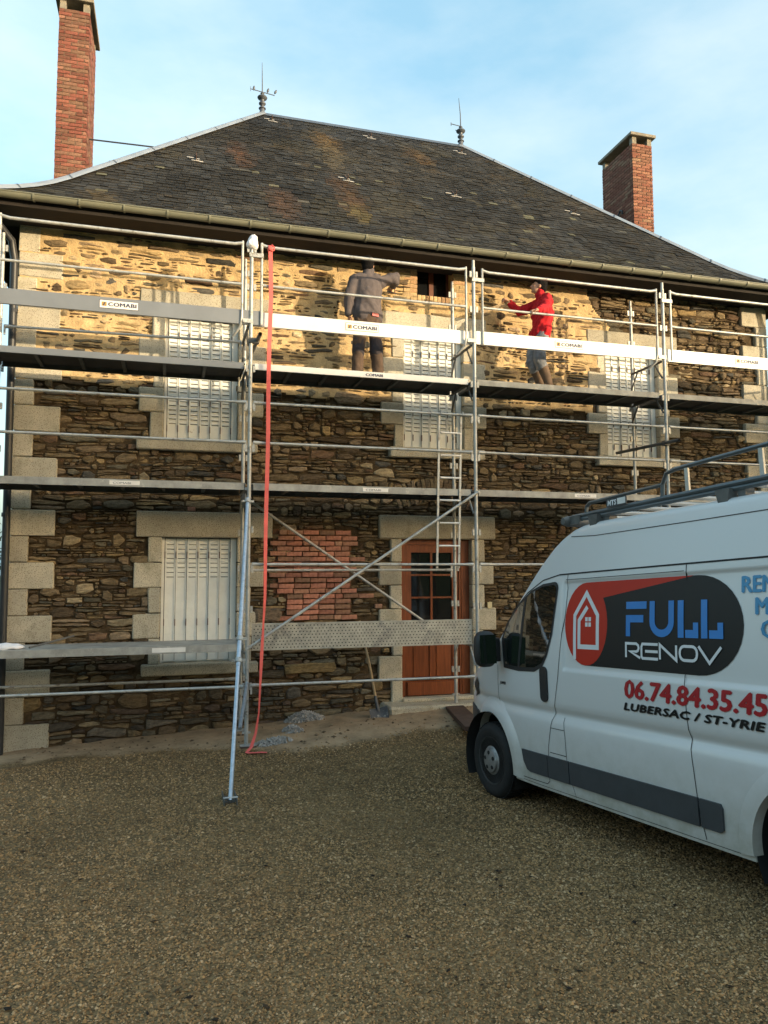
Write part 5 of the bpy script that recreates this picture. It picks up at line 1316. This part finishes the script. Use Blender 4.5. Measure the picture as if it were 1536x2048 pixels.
vlink('plate_sticker', MB().box(1.83, 1.92, .1695, .1718, 2.545, 2.592).mesh('plate_sticker', M['sticker']), pl)

# ------------------------------------------------------------------ people
class Flesh:
    """closed tapered tubes and ellipsoids, fused into one continuous skin"""
    def __init__(s): s.m = MB()
    def limb(s, pts, rad, side=(1,0,0), flat=1.0, seg=14):
        """pts with one radius each; flat squeezes across the side vector's normal"""
        P = [Vector(p) for p in pts]; side = Vector(side); V = []; rings = []
        t0 = (P[1]-P[0]).normalized(); t1 = (P[-1]-P[-2]).normalized()
        for k in (.0, .45, .8): rings.append((P[0]-t0*rad[0]*(1-k)*.95, rad[0]*math.sqrt(max(.02, 1-(1-k)**2)), t0))
        for i, p in enumerate(P):
            t = t0 if i == 0 else t1 if i == len(P)-1 else ((P[i+1]-p).normalized()+(p-P[i-1]).normalized()).normalized()
            rings.append((p, rad[i], t))
        for k in (.8, .45, .0): rings.append((P[-1]+t1*rad[-1]*(1-k)*.95, rad[-1]*math.sqrt(max(.02, 1-(1-k)**2)), t1))
        for p, r, t in rings:
            u = (side-t*side.dot(t))
            if u.length < .1: u = Vector((0,1,0))-t*t.y
            u.normalize(); w = t.cross(u)
            for k in range(seg): a = 2*math.pi*k/seg; V.append(p+u*math.cos(a)*r+w*math.sin(a)*r*flat)
        n = len(rings); F = [(i*seg+k, i*seg+(k+1) % seg, (i+1)*seg+(k+1) % seg, (i+1)*seg+k) for i in range(n-1) for k in range(seg)]
        F += [tuple(range(seg-1, -1, -1)), tuple((n-1)*seg+k for k in range(seg))]; s.m.add(V, F); return s
    def ball(s, c, r, rot=None):
        V = []; F = []; nu, nv = 16, 10; c = Vector(c)
        for j in range(nv+1):
            for i in range(nu):
                a, b_ = 2*math.pi*i/nu, math.pi*(j+.02)/(nv+.04); p = Vector((math.sin(b_)*math.cos(a)*r[0], math.sin(b_)*math.sin(a)*r[1], math.cos(b_)*r[2]))
                V.append(c+(rot @ p if rot else p))
        for j in range(nv):
            for i in range(nu): F.append((j*nu+i, (j+1)*nu+i, (j+1)*nu+(i+1) % nu, j*nu+(i+1) % nu))
        F += [tuple(range(nu)), tuple(nv*nu+i for i in range(nu-1, -1, -1))]; s.m.add(V, F); return s
    def mesh(s, name, m, vox=.009, smooth=4, fold=0.0, fscale=9.0, seed=0.0):
        me = s.m.mesh(name); bm = bmesh.new(); bm.from_mesh(me); bmesh.ops.recalc_face_normals(bm, faces=bm.faces[:]); bm.to_mesh(me); bm.free()
        o = bpy.data.objects.new('f', me); COL.objects.link(o)
        r = o.modifiers.new('r', 'REMESH'); r.mode = 'VOXEL'; r.voxel_size = vox
        q_ = o.modifiers.new('s', 'SMOOTH'); q_.factor = .5; q_.iterations = smooth
        out = evaluated(o, name); bpy.data.objects.remove(o)
        if fold:
            nr = np.array([v.normal[:] for v in out.vertices])
            for v, n_ in zip(out.vertices, nr):
                p = v.co; v.co += Vector(n_)*fold*max(-.12, mnoise.fractal(Vector(((p.x+p.z*.6)*fscale, p.y*fscale, (p.z-p.x*.5)*fscale*.6+seed)), 1.0, 2.0, 2))
        out.materials.clear(); out.materials.append(m); out.polygons.foreach_set('use_smooth', [True]*len(out.polygons)); return out
def hand(fl, wrist, fwd, palm, thumb_side, curl, L_=.185):
    """palm, four unequal bent fingers and a thumb leaving the side of the palm"""
    w = Vector(wrist); f = Vector(fwd).normalized(); p = Vector(palm); p = (p-f*p.dot(f)).normalized(); s_ = f.cross(p)*thumb_side
    c = w+f*.052
    fl.limb([w-f*.02, w+f*.02, w+f*.06, w+f*.092], [.026, .032, .040, .038], side=s_, flat=.42, seg=12)
    for k, (ln, q_) in enumerate(((.070, .030), (.080, .010), (.074, -.010), (.056, -.029))):
        b_ = w+f*(.092-.006*abs(k-1.3))+s_*q_; a1, a2, a3 = curl*.5, curl*1.1, curl*1.6
        d1 = f*math.cos(a1)+p*math.sin(a1); d2 = f*math.cos(a2)+p*math.sin(a2); d3 = f*math.cos(a3)+p*math.sin(a3)
        p1 = b_+d1*ln*.45; p2 = p1+d2*ln*.32; p3 = p2+d3*ln*.26
        fl.limb([b_-d1*.01, p1, p2, p3], [.0098, .0092, .0085, .0076], side=s_, seg=8)
    b_ = w+f*.03+s_*.030; d = (f*.55+s_*.75+p*.25).normalized(); p1 = b_+d*.042; d2 = (f*.85+s_*.25+p*.45*max(.2, curl)).normalized(); p2 = p1+d2*.034; p3 = p2+d2*.026
    fl.limb([b_-d*.012, p1, p2, p3], [.0145, .0120, .0105, .0088], side=p, seg=8)
def head(fl, c, rot):
    """skull, jaw, nose, brow, ears; the face looks along +y of rot"""
    c = Vector(c); X = lambda x, y, z: c+rot @ Vector((x, y, z))
    fl.ball(X(0, -.012, .022), (.075, .093, .095), rot); fl.ball(X(0, .022, -.048), (.058, .066, .068), rot); fl.ball(X(0, .060, -.085), (.030, .026, .024), rot)
    fl.limb([X(0, .086, .012), X(0, .100, -.012), X(0, .108, -.030)], [.009, .012, .0145], side=rot @ Vector((1,0,0)), seg=8)
    fl.limb([X(-.036, .074, .026), X(0, .085, .026), X(.036, .074, .026)], [.010, .011, .010], seg=8)
    for sg in (-1, 1):
        fl.ball(X(sg*.032, .066, -.018), (.022, .018, .018), rot); fl.ball(X(sg*.078, -.008, -.008), (.010, .020, .032), rot)
    fl.limb([X(-.020, .084, -.058), X(0, .090, -.056), X(.020, .084, -.058)], [.007, .009, .007], seg=8)
def person(x, y, z, rz, label, build_fn):
    base = Matrix.Translation((x, y, z)) @ Matrix.Rotation(rz, 4, 'Z')
    body_m, parts = build_fn()
    o = bpy.data.objects.new('person', body_m); COL.objects.link(o); o.matrix_basis = base; tag(o, label, 'person', 'masons on the scaffold')
    for nm, me in parts:
        c = bpy.data.objects.new(nm, me); COL.objects.link(c); c.matrix_basis = base.copy(); attach(c, o)
    return o
def shirt_hem(fl): pass
def mason_grey():
    B = Flesh()
    # bare body: legs, trunk, arms, neck, head, hands in one skin
    for sg in (-1, 1):
        B.limb([(sg*.085, 0, .93), (sg*.108, .015, .72), (sg*.128, .02, .50), (sg*.138, .0, .32), (sg*.145, -.015, .10)], [.082, .074, .055, .052, .038])
        B.limb([(sg*.145, -.04, .05), (sg*.15, .06, .045), (sg*.156, .15, .035)], [.040, .042, .030], flat=.8)
    B.limb([(0, 0, .92), (0, .005, 1.08), (0, 0, 1.26), (0, -.005, 1.40)], [.124, .114, .130, .122], flat=.62)
    B.limb([(-.17, -.005, 1.425), (0, -.005, 1.45), (.17, -.005, 1.44)], [.052, .060, .052], side=(0,1,0))
    la = [(-.19, 0, 1.42), (-.265, -.035, 1.17), (-.262, .02, .93)]; ra_ = [(.185, 0, 1.435), (.425, .055, 1.535), (.455, .33, 1.515)]
    B.limb(la, [.050, .042, .030]); B.limb(ra_, [.050, .042, .030])
    hand(B, la[2], (.08, .12, -1), (.9, .1, 0), 1, .55); hand(B, ra_[2], (.0, 1, .02), (-.2, 0, -1), -1, .9)
    B.limb([(0, -.005, 1.46), (.005, .02, 1.56)], [.058, .054])
    hr = Matrix.Rotation(R(-18), 3, 'Z') @ Matrix.Rotation(R(14), 3, 'X'); hc = Vector((.012, .03, 1.655)); head(B, hc, hr)
    body = B.mesh('person', M['skin'], .0075, 3)
    J = Flesh()
    J.limb([(0, 0, .935), (0, -.004, .99), (0, -.004, 1.12), (0, -.01, 1.28), (0, -.012, 1.40), (0, -.01, 1.47)], [.212, .208, .198, .204, .186, .085], flat=.68)
    J.limb([(-.185, -.006, 1.415), (0, -.014, 1.452), (.185, -.006, 1.432)], [.076, .080, .076], side=(0,1,0))
    J.limb([(-.185, 0, 1.42), (-.238, -.025, 1.28), (-.268, -.035, 1.16), (-.272, 0, 1.03), (-.265, .018, .945)], [.084, .074, .066, .060, .052])
    J.limb([(.17, 0, 1.425), (.31, .03, 1.487), (.425, .055, 1.53), (.447, .17, 1.525), (.455, .295, 1.515)], [.084, .078, .074, .064, .050])
    J.limb([(0, -.012, 1.455), (.004, .006, 1.565)], [.084, .074])
    jacket = J.mesh('jacket', M['jacket'], .010, 3, fold=.032, fscale=6.5, seed=1.0)
    T = Flesh()
    T.limb([(0, 0, .985), (0, -.004, .93), (0, -.006, .86)], [.158, .170, .165], flat=.74)
    for sg in (-1, 1): T.limb([(sg*.082, -.004, .88), (sg*.108, .008, .72), (sg*.126, .016, .50), (sg*.138, .0, .33), (sg*.145, -.012, .115)], [.106, .098, .083, .082, .078])
    trousers = T.mesh('trousers', M['trouser'], .010, 3, fold=.018, fscale=9, seed=4.0)
    K = Flesh()
    for sg in (-1, 1): K.limb([(sg*.120, .012, .575), (sg*.126, .016, .50), (sg*.132, .01, .405)], [.090, .090, .089])
    panel = K.mesh('knee_panel', M['kneepad'], .010, 2, fold=.012, fscale=11, seed=6.0)
    S_ = Flesh()
    for sg in (-1, 1): S_.limb([(sg*.145, -.05, .055), (sg*.15, .06, .052), (sg*.157, .165, .040)], [.056, .055, .040], flat=.85); S_.limb([(sg*.145, -.02, .06), (sg*.145, -.018, .17)], [.056, .055])
    boots = S_.mesh('boots', M['boot'], .010, 2)
    H = Flesh(); X = lambda x, y, z: hc+hr @ Vector((x, y, z))
    H.ball(X(0, -.020, .040), (.094, .106, .098), hr); H.ball(X(0, -.062, -.025), (.082, .058, .070), hr)
    H.limb([X(-.05, .06, .055), X(0, .10, .045), X(.05, .06, .055)], [.020, .022, .020])
    hair = H.mesh('black_cap', M['hair'], .008, 2)
    L1 = MB().obox((.075, -.131, .905), (1, .25, 0), (0,1,0), (0,0,1), .05, .012, .022).mesh('trouser_patch', M['phone'])
    return body, [('jacket', jacket), ('trousers', trousers), ('knee_panel', panel), ('boots', boots), ('black_cap', hair), ('trouser_patch', L1)]
def mason_red():
    B = Flesh()
    for sg in (-1, 1):
        B.limb([(sg*.085, .02, .88), (sg*.098, .075, .66), (sg*.105, .105, .46), (sg*.108, .02, .28), (sg*.11, -.045, .10)], [.080, .072, .054, .050, .037])
        B.limb([(sg*.11, -.07, .05), (sg*.113, .03, .045), (sg*.116, .12, .035)], [.039, .041, .030], flat=.8)
    B.limb([(0, .01, .87), (0, -.015, 1.02), (0, -.025, 1.20), (0, -.015, 1.33)], [.120, .110, .128, .120], flat=.64)
    B.limb([(-.16, -.01, 1.35), (0, -.015, 1.37), (.16, .0, 1.36)], [.042, .050, .042], side=(0,1,0))
    la = [(-.185, -.005, 1.36), (-.335, .10, 1.14), (-.475, .315, 1.045)]; ra_ = [(.18, .02, 1.365), (.245, .225, 1.29), (.235, .40, 1.395)]
    B.limb(la, [.048, .041, .029]); B.limb(ra_, [.048, .041, .029])
    hand(B, la[2], (-.15, .8, -.25), (-.1, .2, -1), 1, 1.05); hand(B, ra_[2], (-.15, .9, .25), (-.6, 0, -1), -1, 1.25)
    B.limb([(0, -.01, 1.38), (.005, .015, 1.49)], [.056, .052])
    hr = Matrix.Rotation(R(-14), 3, 'Z') @ Matrix.Rotation(R(16), 3, 'X'); hc = Vector((.012, .028, 1.585)); head(B, hc, hr)
    body = B.mesh('person', M['skin'], .0075, 3)
    J = Flesh()
    J.limb([(0, .012, .845), (0, .006, .90), (0, -.015, 1.05), (0, -.028, 1.21), (0, -.02, 1.32), (0, -.014, 1.395)], [.185, .182, .172, .190, .180, .080], flat=.74)
    J.limb([(-.18, -.01, 1.35), (0, -.02, 1.38), (.175, .0, 1.362)], [.072, .078, .072], side=(0,1,0))
    J.limb([(-.18, -.005, 1.355), (-.265, .045, 1.24), (-.335, .10, 1.135), (-.405, .205, 1.09), (-.46, .29, 1.055)], [.080, .074, .068, .058, .046])
    J.limb([(.17, .015, 1.36), (.215, .13, 1.315), (.25, .225, 1.285), (.245, .315, 1.335), (.238, .378, 1.38)], [.080, .074, .068, .056, .045])
    J.limb([(0, -.014, 1.38), (.003, .004, 1.475)], [.082, .072])
    jacket = J.mesh('fleece', M['fleece'], .010, 3, fold=.034, fscale=11, seed=2.0)
    T = Flesh()
    T.limb([(0, .012, .90), (0, .012, .86), (0, .014, .80)], [.138, .146, .152], flat=.74)
    for sg in (-1, 1): T.limb([(sg*.08, .02, .83), (sg*.096, .07, .66), (sg*.105, .10, .48), (sg*.106, .055, .36)], [.103, .097, .086, .083])
    jeans = T.mesh('jeans', M['jeans'], .010, 3, fold=.020, fscale=11, seed=5.0)
    S_ = Flesh()
    for sg in (-1, 1):
        S_.limb([(sg*.107, .062, .40), (sg*.108, .015, .28), (sg*.11, -.04, .12), (sg*.11, -.045, .07)], [.074, .072, .062, .058])
        S_.limb([(sg*.11, -.08, .055), (sg*.113, .03, .052), (sg*.117, .135, .040)], [.055, .054, .040], flat=.85)
    boots = S_.mesh('tall_boots', M['boot'], .010, 2, fold=.010, fscale=10)
    H = Flesh(); X = lambda x, y, z: hc+hr @ Vector((x, y, z))
    H.ball(X(0, -.030, .048), (.092, .098, .092), hr); H.ball(X(0, -.062, -.008), (.086, .062, .082), hr); H.limb([X(-.05, .052, .078), X(0, .066, .085), X(.05, .052, .078)], [.022, .024, .022])
    hair = H.mesh('short_hair', M['hair'], .008, 2, fold=.008, fscale=40)
    return body, [('fleece', jacket), ('jeans', jeans), ('tall_boots', boots), ('short_hair', hair)]
person(1.65, .55, 3.506, 0.0, 'worker in a grey jacket and black cap, back turned, reaching to the wall', mason_grey)
person(4.27, .485, 3.506, math.pi/2, 'worker in a red fleece standing sideways with one hand on the rail', mason_red)
# trowel of the man in grey, long wooden darby of the man in red
tw = empty('pointing_trowel', (2.09, .93, 5.0), 'pointing trowel in the raised hand of the worker in grey', 'trowel')
MB().tube([(2.09, .83, 5.015), (2.09, .95, 5.015)], .014, 8).build('handle', M['wood'], tw); MB().tube([(2.09, .95, 5.015), (2.09, .985, 5.0), (2.10, 1.0, 4.985)], .005, 6).build('neck', M['steeldark'], tw)
MB().prism([(2.06, 4.98), (2.20, 4.965), (2.205, 4.98), (2.06, 5.0)], .998, 1.002).build('blade', M['shovel'], tw)
wd = empty('wooden_float', (3.6, .72, 4.8), 'long pale wooden board held to the wall by the worker in red', 'float')
MB().obox((3.68, .76, 4.82), (-.95, .12, -.36), (.1, 1, .05), (-.36, 0, .95), .26, .012, .026).build('board', M['wood'], wd); MB().tube([(3.83, .72, 4.885), (3.95, .70, 4.93)], .016, 8).build('handle', M['wood'], wd)

# ------------------------------------------------------------------ planting seen past the left corner of the house
def bush(name, c, rx, ry, rz_, n, label, seed, trunk_h):
    rnd = random.Random(seed); e = empty(name, (c[0], c[1], ground_base(c[0], c[1])), label, 'tree'); g = ground_base(c[0], c[1])
    m = MB(); m.tube([(c[0], c[1], g-.1), (c[0]+.05, c[1], g+trunk_h*.6), (c[0]-.05, c[1]+.05, c[2])], [.14, .11, .06], 8)
    for k in range(9):
        a = rnd.random()*6.28; m.tube([(c[0], c[1], g+trunk_h*rnd.uniform(.5, 1)), (c[0]+math.cos(a)*rx*.5, c[1]+math.sin(a)*ry*.5, c[2]), (c[0]+math.cos(a)*rx*.85, c[1]+math.sin(a)*ry*.85, c[2]+rz_*rnd.uniform(-.2, .7))], [.05, .03, .01], 6)
    m.build('trunk', M['bark'], e); l = MB()
    for k in range(n):
        while True:
            p = Vector((rnd.uniform(-1,1), rnd.uniform(-1,1), rnd.uniform(-1,1)))
            if .3 < p.length < 1+.25*fbm(p.x*2, p.y*2, p.z*2+seed): break
        q_ = Vector((c[0]+p.x*rx, c[1]+p.y*ry, c[2]+p.z*rz_)); d = Vector((rnd.gauss(0,1), rnd.gauss(0,1), rnd.gauss(0,1))).normalized(); f = d.cross(Vector((rnd.random(), .3, .7))).normalized(); s_ = rnd.uniform(.035, .075); k2 = rnd.uniform(.6, 1.4)
        col = (.055*k2, .075*k2, .028*k2) if rnd.random() < .7 else (.10*k2, .075*k2, .035*k2)
        l.add([q_, q_+d*s_+f*s_*.45, q_+d*s_*2, q_+d*s_-f*s_*.45], [(0,1,2,3)], col)
    l.build('crown', M['leaf'], e)
bush('shrub_tree', (-6.4, 13.5, .9), 1.3, 1.3, 2.1, 5200, 'dark green leafy tree glimpsed past the left corner of the house', 4, 1.0)
